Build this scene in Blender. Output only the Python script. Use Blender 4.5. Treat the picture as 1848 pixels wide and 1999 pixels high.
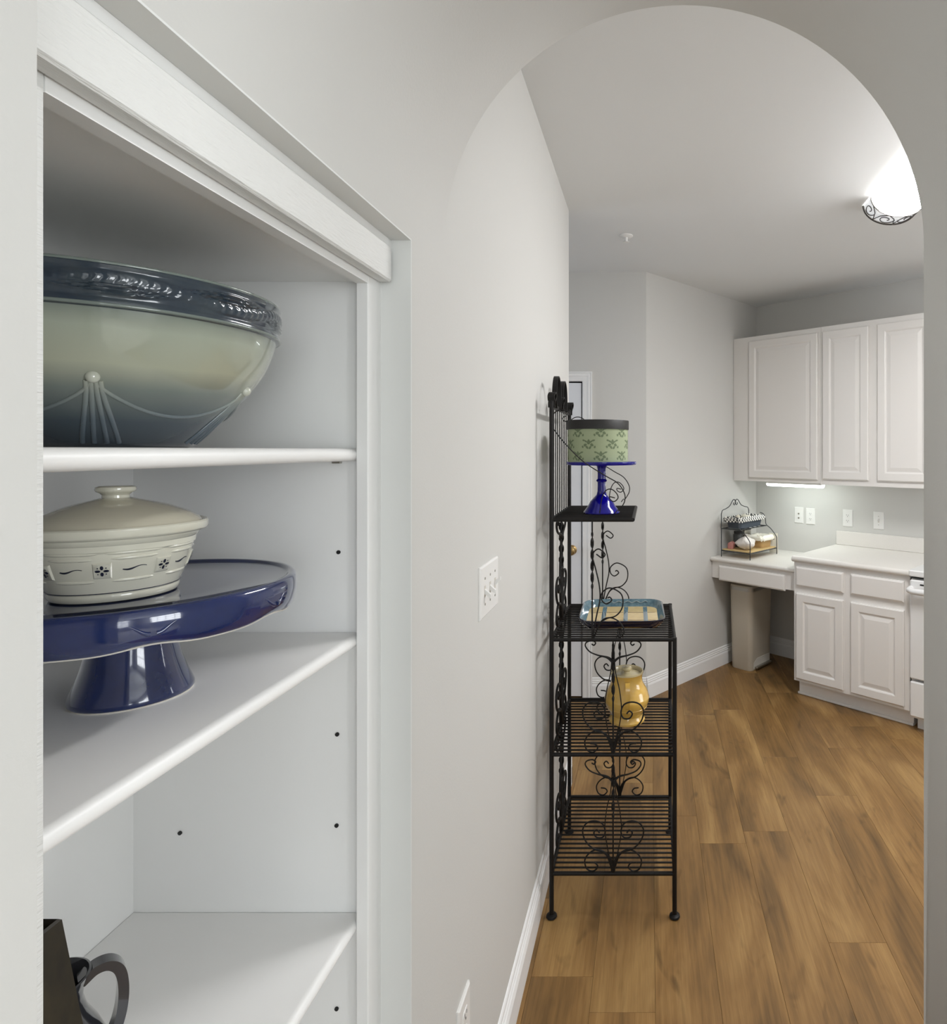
import bpy, math, random
from mathutils import Vector, Matrix

# ------------------------------------------------------------------ scene reset
for o in list(bpy.data.objects):
    bpy.data.objects.remove(o, do_unlink=True)
SC = bpy.context.scene
COL = SC.collection
R = math.radians
PI = math.pi
random.seed(7)

# ------------------------------------------------------------------ camera
cam_d = bpy.data.cameras.new('camera')
cam = bpy.data.objects.new('camera', cam_d)
COL.objects.link(cam)
cam.location = (0.0, 0.0, 1.6)
cam.rotation_euler = (R(90), 0, 0)
cam_d.sensor_fit = 'HORIZONTAL'
cam_d.sensor_width = 36.0
cam_d.lens = 1215.0 / 1848.0 * 36.0
cam_d.shift_x = -344.0 / 1848.0
cam_d.shift_y = -121.5 / 1848.0
cam_d.clip_start = 0.02
cam_d.clip_end = 100
SC.camera = cam

# ------------------------------------------------------------------ world + daylight + exposure
wd = bpy.data.worlds.new('world')
SC.world = wd
wd.use_nodes = True
bg = wd.node_tree.nodes['Background']
bg.inputs[0].default_value = (0.72, 0.84, 1.0, 1)
bg.inputs[1].default_value = 1.0
SC.view_settings.view_transform = 'Standard'
SC.view_settings.look = 'None'
SC.view_settings.exposure = -0.10
SC.view_settings.gamma = 1.0
SC.view_settings.use_curve_mapping = False


def area_light(name, loc, aim, sx, sy, power, color):
    d = bpy.data.lights.new(name, 'AREA')
    d.shape = 'RECTANGLE'
    d.size, d.size_y = sx, sy
    d.energy = power
    d.color = color
    o = bpy.data.objects.new(name, d)
    COL.objects.link(o)
    o.location = loc
    o.rotation_euler = (Vector(aim) - Vector(loc)).to_track_quat('-Z', 'Y').to_euler()
    return o


# daylight at dining, kitchen and corridor windows; dining back and left are added fill
area_light('dining_window_daylight', (3.16, -1.55, 1.72), (0.0, -1.35, 1.5), 1.7, 1.5, 104, (0.95, 0.98, 1.0))
area_light('dining_back_fill_light', (1.5, -3.36, 1.62), (1.5, 0.0, 1.5), 2.0, 1.8, 62, (0.95, 0.98, 1.0))  # added fill from behind the camera to brighten bookcase niche and passage
area_light('dining_left_fill_light', (-2.36, -2.3, 1.6), (0.0, -2.2, 1.5), 1.1, 1.5, 42, (0.97, 0.98, 1.0))  # added fill to lift the right wall of the passage
area_light('kitchen_window_daylight', (3.46, 1.95, 1.55), (0.0, 1.95, 1.55), 1.2, 1.3, 36, (0.98, 0.98, 1.0))
area_light('corridor_window_daylight', (-2.36, 3.48, 1.45), (0.0, 3.48, 1.45), 0.7, 1.6, 10, (0.80, 0.88, 1.0))


# ------------------------------------------------------------------ materials
def lin(c):
    def f(x):
        x /= 255.0
        return x / 12.92 if x <= 0.04045 else ((x + 0.055) / 1.055) ** 2.4
    return (f(c[0]), f(c[1]), f(c[2]), 1)


def mat(name, rgb, rough=0.5, metal=0.0, coat=0.0, spec=0.5, bump=None, emit=None, trans=0.0, var=None):
    m = bpy.data.materials.new(name)
    m.use_nodes = True
    nt = m.node_tree
    b = nt.nodes['Principled BSDF']
    b.inputs['Base Color'].default_value = lin(rgb)
    b.inputs['Roughness'].default_value = rough
    b.inputs['Metallic'].default_value = metal
    b.inputs['Coat Weight'].default_value = coat
    b.inputs['Coat Roughness'].default_value = 0.04
    b.inputs['Specular IOR Level'].default_value = spec
    b.inputs['Transmission Weight'].default_value = trans
    if emit:
        b.inputs['Emission Color'].default_value = lin(emit[0])
        b.inputs['Emission Strength'].default_value = emit[1]
    if bump or var:
        tc = nt.nodes.new('ShaderNodeTexCoord')
        mp = nt.nodes.new('ShaderNodeMapping')
        nt.links.new(tc.outputs['Object'], mp.inputs['Vector'])
        nz = nt.nodes.new('ShaderNodeTexNoise')
        nt.links.new(mp.outputs['Vector'], nz.inputs['Vector'])
        sc = bump or var
        nz.inputs['Scale'].default_value = sc[0]
        nz.inputs['Detail'].default_value = 4
        if len(sc) > 2:
            mp.inputs['Scale'].default_value = sc[2]
        if bump:
            bp = nt.nodes.new('ShaderNodeBump')
            bp.inputs['Strength'].default_value = bump[1]
            bp.inputs['Distance'].default_value = 0.002
            nt.links.new(nz.outputs['Fac'], bp.inputs['Height'])
            nt.links.new(bp.outputs['Normal'], b.inputs['Normal'])
        if var:
            cr = nt.nodes.new('ShaderNodeValToRGB')
            cr.color_ramp.elements[0].position = 0.3
            cr.color_ramp.elements[1].position = 0.7
            cr.color_ramp.elements[0].color = lin(rgb)
            cr.color_ramp.elements[1].color = lin(var[1])
            nt.links.new(nz.outputs['Fac'], cr.inputs['Fac'])
            nt.links.new(cr.outputs['Color'], b.inputs['Base Color'])
    return m


def wood_material():
    m = bpy.data.materials.new('plank_wood')
    m.use_nodes = True
    nt = m.node_tree
    N, L = nt.nodes, nt.links
    b = N['Principled BSDF']
    b.inputs['Roughness'].default_value = 0.42
    b.inputs['Specular IOR Level'].default_value = 0.35
    tc = N.new('ShaderNodeTexCoord')
    oi = N.new('ShaderNodeObjectInfo')
    off = N.new('ShaderNodeVectorMath'); off.operation = 'SCALE'
    comb = N.new('ShaderNodeCombineXYZ')
    mul = N.new('ShaderNodeMath'); mul.operation = 'MULTIPLY'; mul.inputs[1].default_value = 37.0
    L.new(oi.outputs['Random'], mul.inputs[0])
    L.new(mul.outputs[0], comb.inputs[0]); L.new(mul.outputs[0], comb.inputs[1])
    add = N.new('ShaderNodeVectorMath'); add.operation = 'ADD'
    L.new(tc.outputs['Object'], add.inputs[0]); L.new(comb.outputs[0], add.inputs[1])

    def noise(scale, sxyz, detail, dist=0.0):
        mp = N.new('ShaderNodeMapping'); mp.inputs['Scale'].default_value = sxyz
        L.new(add.outputs[0], mp.inputs['Vector'])
        nz = N.new('ShaderNodeTexNoise')
        nz.inputs['Scale'].default_value = scale; nz.inputs['Detail'].default_value = detail
        nz.inputs['Distortion'].default_value = dist
        L.new(mp.outputs[0], nz.inputs['Vector'])
        return nz
    broad = noise(1.0, (6.0, 1.3, 1), 3, 0.9)
    grain = noise(1.0, (90, 3.0, 1), 5, 0.3)
    fine = noise(1.0, (260, 14, 1), 3)
    knot = noise(1.0, (9, 3.2, 1), 2, 1.5)
    cr = N.new('ShaderNodeValToRGB')
    e = cr.color_ramp.elements
    e[0].position = 0.26; e[0].color = lin((84, 64, 38))
    e[1].position = 0.70; e[1].color = lin((172, 137, 86))
    mid = cr.color_ramp.elements.new(0.5); mid.color = lin((138, 104, 61))
    mx = N.new('ShaderNodeMath'); mx.operation = 'MULTIPLY_ADD'
    mx.inputs[1].default_value = 0.26
    L.new(grain.outputs['Fac'], mx.inputs[0])
    mx2 = N.new('ShaderNodeMath'); mx2.operation = 'MULTIPLY'; mx2.inputs[1].default_value = 0.74
    L.new(broad.outputs['Fac'], mx2.inputs[0]); L.new(mx2.outputs[0], mx.inputs[2])
    L.new(mx.outputs[0], cr.inputs['Fac'])
    # per plank tone
    tone = N.new('ShaderNodeMapRange')
    tone.inputs['To Min'].default_value = 0.90; tone.inputs['To Max'].default_value = 1.07
    L.new(oi.outputs['Random'], tone.inputs['Value'])
    fr = N.new('ShaderNodeMapRange')
    fr.inputs['From Min'].default_value = 0.3; fr.inputs['From Max'].default_value = 0.7
    fr.inputs['To Min'].default_value = 0.9; fr.inputs['To Max'].default_value = 1.06
    L.new(fine.outputs['Fac'], fr.inputs['Value'])
    kr = N.new('ShaderNodeMapRange')
    kr.inputs['From Min'].default_value = 0.62; kr.inputs['From Max'].default_value = 0.80
    kr.inputs['To Min'].default_value = 1.0; kr.inputs['To Max'].default_value = 0.5
    L.new(knot.outputs['Fac'], kr.inputs['Value'])
    m1 = N.new('ShaderNodeMath'); m1.operation = 'MULTIPLY'
    m2 = N.new('ShaderNodeMath'); m2.operation = 'MULTIPLY'
    L.new(tone.outputs[0], m1.inputs[0]); L.new(fr.outputs[0], m1.inputs[1])
    L.new(m1.outputs[0], m2.inputs[0]); L.new(kr.outputs[0], m2.inputs[1])
    sc = N.new('ShaderNodeVectorMath'); sc.operation = 'SCALE'
    L.new(cr.outputs['Color'], sc.inputs[0]); L.new(m2.outputs[0], sc.inputs['Scale'])
    L.new(sc.outputs[0], b.inputs['Base Color'])
    bp = N.new('ShaderNodeBump'); bp.inputs['Strength'].default_value = 0.12; bp.inputs['Distance'].default_value = 0.001
    L.new(grain.outputs['Fac'], bp.inputs['Height']); L.new(bp.outputs['Normal'], b.inputs['Normal'])
    return m


def ramp_z_material(name, stops, rough, coat):
    """glaze whose colour runs from foot to rim (stops: (height m, rgb))"""
    m = bpy.data.materials.new(name)
    m.use_nodes = True
    nt = m.node_tree
    N, L = nt.nodes, nt.links
    b = N['Principled BSDF']
    b.inputs['Roughness'].default_value = rough
    b.inputs['Coat Weight'].default_value = coat
    tc = N.new('ShaderNodeTexCoord')
    sep = N.new('ShaderNodeSeparateXYZ')
    L.new(tc.outputs['Object'], sep.inputs[0])
    zmax = stops[-1][0]
    mr = N.new('ShaderNodeMapRange'); mr.inputs['From Max'].default_value = zmax
    nz = N.new('ShaderNodeTexNoise'); nz.inputs['Scale'].default_value = 14
    L.new(tc.outputs['Object'], nz.inputs['Vector'])
    ma = N.new('ShaderNodeMath'); ma.operation = 'MULTIPLY_ADD'; ma.inputs[1].default_value = 0.012; ma.inputs[2].default_value = -0.006
    L.new(nz.outputs['Fac'], ma.inputs[0])
    ad = N.new('ShaderNodeMath'); ad.operation = 'ADD'
    L.new(sep.outputs['Z'], ad.inputs[0]); L.new(ma.outputs[0], ad.inputs[1])
    L.new(ad.outputs[0], mr.inputs['Value'])
    cr = N.new('ShaderNodeValToRGB')
    els = cr.color_ramp.elements
    els[0].position = 0; els[0].color = lin(stops[0][1])
    els[1].position = 1; els[1].color = lin(stops[-1][1])
    for z, c in stops[1:-1]:
        e = els.new(z / zmax); e.color = lin(c)
    L.new(mr.outputs[0], cr.inputs['Fac'])
    L.new(cr.outputs['Color'], b.inputs['Base Color'])
    return m


def checker_material(name, a, b_, scale, rough=0.9):
    m = bpy.data.materials.new(name)
    m.use_nodes = True
    nt = m.node_tree
    b = nt.nodes['Principled BSDF']
    b.inputs['Roughness'].default_value = rough
    tc = nt.nodes.new('ShaderNodeTexCoord')
    ck = nt.nodes.new('ShaderNodeTexChecker')
    ck.inputs['Color1'].default_value = lin(a); ck.inputs['Color2'].default_value = lin(b_)
    ck.inputs['Scale'].default_value = scale
    nt.links.new(tc.outputs['Object'], ck.inputs['Vector'])
    nt.links.new(ck.outputs['Color'], b.inputs['Base Color'])
    return m


def pane_material():
    m = bpy.data.materials.new('window_glass')
    m.use_nodes = True
    nt = m.node_tree
    out = nt.nodes['Material Output']
    nt.nodes.remove(nt.nodes['Principled BSDF'])
    tr = nt.nodes.new('ShaderNodeBsdfTransparent')
    gl = nt.nodes.new('ShaderNodeBsdfGlossy'); gl.inputs['Roughness'].default_value = 0.02
    mx = nt.nodes.new('ShaderNodeMixShader'); mx.inputs[0].default_value = 0.06
    nt.links.new(tr.outputs[0], mx.inputs[1]); nt.links.new(gl.outputs[0], mx.inputs[2])
    nt.links.new(mx.outputs[0], out.inputs['Surface'])
    return m


M = {}
M['wall'] = mat('wall_paint', (207, 206, 202), 0.6, spec=0.3, bump=(220, 0.10))
M['ceil'] = mat('ceiling_paint', (228, 229, 228), 0.8, spec=0.2, bump=(180, 0.06))
M['trim'] = mat('trim_paint', (238, 238, 237), 0.35)
M['case'] = mat('bookcase_paint', (240, 240, 238), 0.4, bump=(60, 0.08))
M['liner'] = mat('reveal_paint', (224, 225, 222), 0.5, bump=(60, 0.08))
M['brushed'] = mat('brushed_gloss_paint', (226, 226, 223), 0.48, bump=(30, 0.6, (30, 1.6, 12)))
M['shelf'] = mat('shelf_paint', (242, 241, 239), 0.4, bump=(70, 0.06))
M['cab'] = mat('cabinet_paint', (230, 227, 223), 0.38)
M['counter'] = mat('laminate_counter', (228, 225, 219), 0.32, var=(300, (220, 216, 210)))
M['plastic'] = mat('white_plastic', (232, 231, 228), 0.35)
M['enamel'] = mat('white_enamel', (232, 232, 231), 0.2, coat=0.4)
M['dark'] = mat('dark_slot', (18, 18, 18), 0.6)
M['door'] = mat('door_paint', (226, 228, 232), 0.4)
M['brass'] = mat('brass', (190, 160, 110), 0.25, metal=1.0)
M['steel'] = mat('brushed_steel', (180, 176, 168), 0.3, metal=1.0)
M['iron'] = mat('black_iron', (16, 13, 11), 0.5, spec=0.3, bump=(120, 0.2))
M['wire'] = mat('grey_iron', (70, 72, 74), 0.45, metal=0.6)
M['wood'] = wood_material()
M['subfloor'] = mat('subfloor', (92, 68, 42), 0.8)
M['glass'] = pane_material()
M['navy'] = mat('navy_glaze', (18, 38, 92), 0.10, coat=1.0, var=(18, (13, 28, 70)))
M['greyrim'] = mat('bare_clay', (205, 200, 190), 0.7)
M['cream'] = mat('cream_glaze', (212, 210, 194), 0.16, coat=0.8)
M['ink'] = mat('painted_blue_black', (32, 36, 52), 0.3)
M['lidglaze'] = mat('cream_lid_glaze', (196, 191, 172), 0.14, coat=0.8)
M['bowl'] = ramp_z_material('celadon_glaze', [(0.0, (40, 50, 58)), (0.03, (58, 70, 78)), (0.062, (112, 120, 114)),
                                             (0.085, (168, 170, 150)), (0.12, (158, 164, 148)), (0.14, (116, 124, 116))], 0.16, 0.7)
M['band'] = mat('slate_blue_glaze', (38, 50, 64), 0.14, coat=0.7, var=(30, (58, 68, 74)))
M['ridge'] = mat('slate_ridge_glaze', (112, 122, 116), 0.14, coat=0.7)
M['swag'] = ramp_z_material('pale_ridge_glaze', [(0.0, (64, 76, 86)), (0.03, (84, 96, 104)), (0.055, (128, 136, 132)), (0.075, (172, 174, 156)), (0.14, (170, 172, 156))], 0.16, 0.7)
M['bead'] = mat('pale_bead_glaze', (190, 192, 178), 0.12, coat=0.8)
M['pitcher'] = mat('charcoal_glaze', (42, 43, 48), 0.14, coat=0.9)
M['stone'] = mat('dark_brown_stone', (22, 20, 13), 0.6, var=(60, (48, 42, 28), (1, 1, .4)))
M['cobalt'] = mat('cobalt_glass', (12, 7, 128), 0.05, trans=0.15, coat=0.0)
M['sage'] = mat('sage_paper', (152, 162, 130), 0.75)
M['sagedark'] = mat('dark_sage_print', (102, 115, 86), 0.75)
M['blacklid'] = mat('black_paper_lid', (24, 22, 20), 0.55)
M['teal'] = mat('teal_glaze', (70, 98, 112), 0.12, coat=0.9, var=(90, (104, 130, 140)))
M['darknavy'] = mat('dark_navy_glaze', (16, 20, 44), 0.15, coat=0.8)
M['straw'] = mat('straw_glaze', (214, 188, 128), 0.18, coat=0.7, var=(40, (204, 176, 116)))
M['umber'] = mat('umber_line_glaze', (92, 66, 40), 0.3)
M['palegl'] = mat('pale_grey_line_glaze', (170, 182, 186), 0.2)
M['mustard'] = mat('mustard_glaze', (206, 164, 74), 0.14, coat=0.9, var=(12, (216, 178, 92)))
M['paleglz'] = mat('pale_rim_glaze', (206, 192, 152), 0.18, coat=0.7)
M['can'] = mat('bin_plastic', (196, 188, 172), 0.4)
M['board'] = mat('pale_wood_board', (214, 186, 132), 0.55, var=(30, (200, 170, 116), (1, 8, 1)))
M['basket_grey'] = mat('grey_woven', (74, 82, 92), 0.8, bump=(150, 0.8))
M['basket_tan'] = mat('tan_wicker', (186, 152, 100), 0.8, bump=(150, 0.8))
M['gingham'] = checker_material('gingham_cloth', (236, 234, 226), (58, 58, 60), 70)
M['linen'] = mat('cream_linen', (236, 232, 218), 0.9)
M['bag'] = mat('white_plastic_bag', (226, 220, 214), 0.35, bump=(40, 0.9))
M['red'] = mat('dull_red', (176, 118, 110), 0.6)
M['packet'] = mat('beige_packet', (190, 182, 166), 0.7)
M['darkjar'] = mat('dark_jar', (60, 62, 62), 0.4)
M['lamp'] = mat('lit_diffuser', (250, 250, 248), 0.4, emit=((250, 250, 251), 74.0))
M['lampside'] = mat('lit_diffuser_edge', (246, 246, 245), 0.4, emit=((250, 250, 251), 10.0))
M['capglass'] = mat('lit_end_glass', (240, 240, 238), 0.4, emit=((246, 250, 255), 0.5))
M['tube'] = mat('lit_tube', (250, 250, 250), 0.4, emit=((240, 250, 246), 21.0))
M['bronze'] = mat('dark_bronze', (74, 70, 66), 0.5, metal=0.4)


# ------------------------------------------------------------------ mesh builder
class MB:
    def __init__(self):
        self.v = []
        self.f = []

    def add(self, vs, fs):
        n = len(self.v)
        self.v += [tuple(p) for p in vs]
        self.f += [tuple(i + n for i in q) for q in fs]
        return self

    def box(self, x0, x1, y0, y1, z0, z1, ch=0.0):
        if ch <= 0:
            vs = [(x0, y0, z0), (x1, y0, z0), (x1, y1, z0), (x0, y1, z0), (x0, y0, z1), (x1, y0, z1), (x1, y1, z1), (x0, y1, z1)]
            return self.add(vs, [(0, 3, 2, 1), (4, 5, 6, 7), (0, 1, 5, 4), (1, 2, 6, 5), (2, 3, 7, 6), (3, 0, 4, 7)])
        c = ch
        P = []
        for sx, xa in ((-1, x0), (1, x1)):
            for sy, ya in ((-1, y0), (1, y1)):
                for sz, za in ((-1, z0), (1, z1)):
                    P += [(xa - sx * 0, ya - sy * c, za - sz * c), (xa - sx * c, ya, za - sz * c), (xa - sx * c, ya - sy * c, za)]
        import itertools
        def idx(i, j, k, a): return ((i * 2 + j) * 2 + k) * 3 + a
        F = []
        def q(*a): F.append(a)
        for i in (0, 1):
            a = [idx(i, 0, 0, 0), idx(i, 1, 0, 0), idx(i, 1, 1, 0), idx(i, 0, 1, 0)]
            F.append(tuple(a if i else a[::-1]))
            a = [idx(0, i, 0, 1), idx(1, i, 0, 1), idx(1, i, 1, 1), idx(0, i, 1, 1)]
            F.append(tuple(a[::-1] if i else a))
            a = [idx(0, 0, i, 2), idx(1, 0, i, 2), idx(1, 1, i, 2), idx(0, 1, i, 2)]
            F.append(tuple(a if i else a[::-1]))
        for i in (0, 1):
            for j in (0, 1):
                s = (i ^ j)
                a = [idx(i, j, 0, 0), idx(i, j, 0, 1), idx(i, j, 1, 1), idx(i, j, 1, 0)]
                F.append(tuple(a if s else a[::-1]))
                a = [idx(0, i, j, 1), idx(0, i, j, 2), idx(1, i, j, 2), idx(1, i, j, 1)]
                F.append(tuple(a if s else a[::-1]))
                a = [idx(i, 0, j, 2), idx(i, 0, j, 0), idx(i, 1, j, 0), idx(i, 1, j, 2)]
                F.append(tuple(a if s else a[::-1]))
                for k in (0, 1):
                    t = [idx(i, j, k, 0), idx(i, j, k, 1), idx(i, j, k, 2)]
                    F.append(tuple(t if (i ^ j ^ k) else t[::-1]))
        return self.add(P, F)

    def loops(self, loops, close=True, cap0=False, cap1=False):
        n = len(loops[0])
        base = len(self.v)
        for lp in loops:
            self.v += [tuple(p) for p in lp]
        for i in range(len(loops) - 1):
            for j in range(n if close else n - 1):
                k = (j + 1) % n
                self.f.append((base + i * n + j, base + i * n + k, base + (i + 1) * n + k, base + (i + 1) * n + j))
        if cap0:
            self.f.append(tuple(base + j for j in reversed(range(n))))
        if cap1:
            b = base + (len(loops) - 1) * n
            self.f.append(tuple(b + j for j in range(n)))
        return self

    def lathe(self, prof, n=48, cx=0, cy=0, cz=0, wob=None, caps=True):
        lps = []
        for r, z in prof:
            lp = []
            for j in range(n):
                a = 2 * PI * j / n
                rr, zz = (r, z) if wob is None else wob(r, z, a)
                lp.append((cx + rr * math.cos(a), cy + rr * math.sin(a), cz + zz))
            lps.append(lp)
        caps = caps and prof[0] != prof[-1]
        return self.loops(lps, cap0=caps and prof[0][0] > 1e-6, cap1=caps and prof[-1][0] > 1e-6)

    def prism(self, poly, z0, z1):
        return self.loops([[(x, y, z0) for x, y in poly], [(x, y, z1) for x, y in poly]], cap0=True, cap1=True)

    def tube(self, path, r, n=8, closed=False, caps=True, flat=None):
        P = [Vector(p) for p in path]
        m = len(P)
        rad = r if isinstance(r, (list, tuple)) else [r] * m
        T = []
        for i in range(m):
            if closed:
                d = P[(i + 1) % m] - P[i - 1]
            else:
                d = P[min(i + 1, m - 1)] - P[max(i - 1, 0)]
            T.append(d.normalized() if d.length > 1e-9 else Vector((0, 0, 1)))
        up = Vector((0, 0, 1)) if abs(T[0].z) < 0.9 else Vector((1, 0, 0))
        nrm = (up - T[0] * up.dot(T[0])).normalized()
        lps = []
        for i in range(m):
            nrm = (nrm - T[i] * nrm.dot(T[i]))
            nrm = nrm.normalized() if nrm.length > 1e-6 else T[i].orthogonal().normalized()
            bn = T[i].cross(nrm)
            lps.append([P[i] + rad[i] * (math.cos(2 * PI * j / n) * nrm + math.sin(2 * PI * j / n) * bn) for j in range(n)])
        if closed:
            lps.append(lps[0])
            return self.loops(lps)
        return self.loops(lps, cap0=caps, cap1=caps)

    def bar(self, path, w, t, side):
        """flat bar along a path; w across `side`, t across the third axis"""
        P = [Vector(p) for p in path]
        m = len(P)
        S = Vector(side).normalized()
        lps = []
        for i in range(m):
            T = (P[min(i + 1, m - 1)] - P[max(i - 1, 0)]).normalized()
            B = T.cross(S).normalized()
            lps.append([P[i] + S * (a * w / 2) + B * (b * t / 2) for a, b in ((-1, -1), (1, -1), (1, 1), (-1, 1))])
        return self.loops(lps, cap0=True, cap1=True)

    def sphere(self, c, r, n=16, m=10, sz=1.0):
        prof = [(r * math.sin(PI * i / m), -r * sz * math.cos(PI * i / m)) for i in range(m + 1)]
        prof[0] = (0.0, -r * sz); prof[-1] = (0.0, r * sz)
        return self.lathe(prof, n, c[0], c[1], c[2])

    def build(self, name, m, parent=None, smooth=None, loc=None, rot=None):
        me = bpy.data.meshes.new(name)
        me.from_pydata(self.v, [], self.f)
        import bmesh as _bm
        b = _bm.new(); b.from_mesh(me)
        _bm.ops.remove_doubles(b, verts=b.verts, dist=1e-6)
        _bm.ops.recalc_face_normals(b, faces=b.faces)
        b.to_mesh(me); b.free()
        if smooth is not None:
            for p in me.polygons:
                p.use_smooth = True
            me.set_sharp_from_angle(angle=R(smooth))
        me.materials.append(M[m] if isinstance(m, str) else m)
        o = bpy.data.objects.new(name, me)
        COL.objects.link(o)
        if parent:
            o.parent = parent
        if loc:
            o.location = loc
        if rot is not None:
            o.rotation_euler = (0, 0, rot)
        return o


def tag(o, label=None, cat=None, group=None, kind=None):
    if label: o['label'] = label
    if cat: o['category'] = cat
    if group: o['group'] = group
    if kind: o['kind'] = kind
    return o


def thing(name, label, cat, loc=(0, 0, 0), rz=0.0, group=None):
    o = bpy.data.objects.new(name, None)
    COL.objects.link(o)
    o.empty_display_size = 0.05
    o.location = loc
    o.rotation_euler = (0, 0, rz)
    return tag(o, label, cat, group)


def struct(o):
    o['kind'] = 'structure'
    return o


def struct_empty(name, loc=(0, 0, 0), rz=0.0):
    o = bpy.data.objects.new(name, None)
    COL.objects.link(o)
    o.location = loc
    o.rotation_euler = (0, 0, rz)
    o['kind'] = 'structure'
    return o


def share(src, name, parent, loc=(0, 0, 0), rot=(0, 0, 0)):
    o = bpy.data.objects.new(name, src.data)
    COL.objects.link(o)
    o.parent = parent
    o.location = loc
    o.rotation_euler = rot
    return o


def spline(pts, k=6, closed=False):
    """Catmull-Rom through pts (any dimension)"""
    P = [Vector(p) for p in pts]
    out = []
    n = len(P)
    rng = range(n) if closed else range(n - 1)
    for i in rng:
        p1, p2 = P[i], P[(i + 1) % n]
        p0 = P[i - 1] if (i > 0 or closed) else p1 + (p1 - p2)
        p3 = P[(i + 2) % n] if (i + 2 < n or closed) else p2 + (p2 - p1)
        for j in range(k):
            t = j / k
            out.append(0.5 * ((2 * p1) + (p2 - p0) * t + (2 * p0 - 5 * p1 + 4 * p2 - p3) * t * t + (3 * p1 - p0 - 3 * p2 + p3) * t ** 3))
    if not closed:
        out.append(P[-1])
    return out


def rrect(w, d, r, z, n=6, cx=0, cy=0):
    r = min(r, w / 2 - 1e-4, d / 2 - 1e-4)
    out = []
    for qx, qy, a0 in ((1, 1, 0), (-1, 1, 90), (-1, -1, 180), (1, -1, 270)):
        for i in range(n + 1):
            a = R(a0 + 90 * i / n)
            out.append((cx + qx * (w / 2 - r) + r * math.cos(a), cy + qy * (d / 2 - r) + r * math.sin(a), z))
    return out


# ------------------------------------------------------------------ main dimensions (metres)
CEIL = 2.745          # ceiling height
LW = -0.3875          # face of the left wall
PR = 0.518            # face of the passage's right wall
PY0, PY1 = 0.22, 1.177  # vaulted passage from the dining room to the kitchen
SPR = 1.988           # spring line of the vault
ARC_C, ARC_R = (LW + PR) / 2, (PR - LW) / 2
NY0, NY1, NZ0, NZ1 = 0.3937, 1.0103, 0.10, 1.941   # bookcase opening in the left wall
WL_END = 2.98
BACK_Y = 4.005
KA = (-0.023, BACK_Y)          # corner back wall / angled wall
KB = (0.8525, 4.9918)          # corner angled wall / cabinet wall
KU = (0.66368, 0.74802)        # along the angled wall, into the cabinet wall
KV = (0.74802, -0.66368)       # along the cabinet wall to the right
KROT = math.atan2(KV[1], KV[0])
KLEN = 3.272                   # cabinet wall length
RX = 3.3                       # kitchen right wall


def kw(s, d, z=0.0):
    """point s metres along the cabinet wall, d in front of it"""
    return (KB[0] + s * KV[0] - d * KU[0], KB[1] + s * KV[1] - d * KU[1], z)


# ------------------------------------------------------------------ floor with planks
floor = struct(MB().box(-2.4, 3.7, -3.5, 5.4, -0.10, -0.013).build('floor', 'subfloor'))
PW, PL = 0.188, 1.22
pm = MB()
g = 0.00025
x0, x1, y0, y1 = -PW / 2 + g, PW / 2 - g, -PL / 2 + g, PL / 2 - g
c = 0.0006
pm.loops([[(x0, y0, -0.012), (x1, y0, -0.012), (x1, y1, -0.012), (x0, y1, -0.012)],
          [(x0, y0, -c), (x1, y0, -c), (x1, y1, -c), (x0, y1, -c)],
          [(x0 + c, y0 + c, 0), (x1 - c, y0 + c, 0), (x1 - c, y1 - c, 0), (x0 + c, y1 - c, 0)]], cap0=True, cap1=True)
plank0 = pm.build('plank', 'wood', floor)
first = True
rows = int((3.4 + 2.3) / PW) + 1
offs = [0.13, 0.71, 0.36, 1.02, 0.52, 0.0, 0.86, 0.25, 0.63, 1.12]
for i in range(rows):
    cx = -2.222 + (i + 0.5) * PW - 0.018
    off = offs[(i * 7) % 10]
    y = -0.4 - 0.0 if i % 2 else -0.42 + 0.0
    y = -0.42 - off
    if y < -0.42: y += PL
    if y - PL < -0.42 and y > -0.40:
        sh_ = y + 0.42
        if not (cx < -0.55 or cx > 0.75):
            o = share(plank0, 'plank', floor, (cx, -0.42 + sh_ / 2, 0)); o.scale = (1, sh_ / PL, 1)
    while y < 5.3:
        cyy = y + PL / 2
        inroom = (cyy - PL / 2 > -0.43) and (cyy - PL / 2 < 5.1)
        if cx < -0.55 and cyy + PL / 2 < 2.7: inroom = False
        if cx > 0.75 and cyy < 0.6: inroom = False
        if cx < -0.10 and cyy - PL / 2 > 4.05: inroom = False
        # beyond the cabinet wall
        sx, sy = cx - KB[0], (cyy - PL / 2) - KB[1]
        if sx * KU[0] + sy * KU[1] > 0.05: inroom = False
        if inroom:
            if first:
                plank0.location = (cx, cyy, 0); first = False
            else:
                share(plank0, 'plank', floor, (cx, cyy, 0))
        y += PL

M['bounce_carpet'] = mat('beige_bounce_carpet', (206, 202, 194), 0.95, bump=(300, 0.6))  # unseen pale floor covering, added to bounce light up into niche and vault
struct(MB().box(-2.2, 3.0, -3.2, -0.42, -0.012, 0.004).build('floor_dining', 'bounce_carpet'))
# ------------------------------------------------------------------ ceiling
struct(MB().box(-2.4, 3.7, -3.5, 5.4, CEIL, CEIL + 0.1).build('ceiling', 'ceil'))

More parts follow.
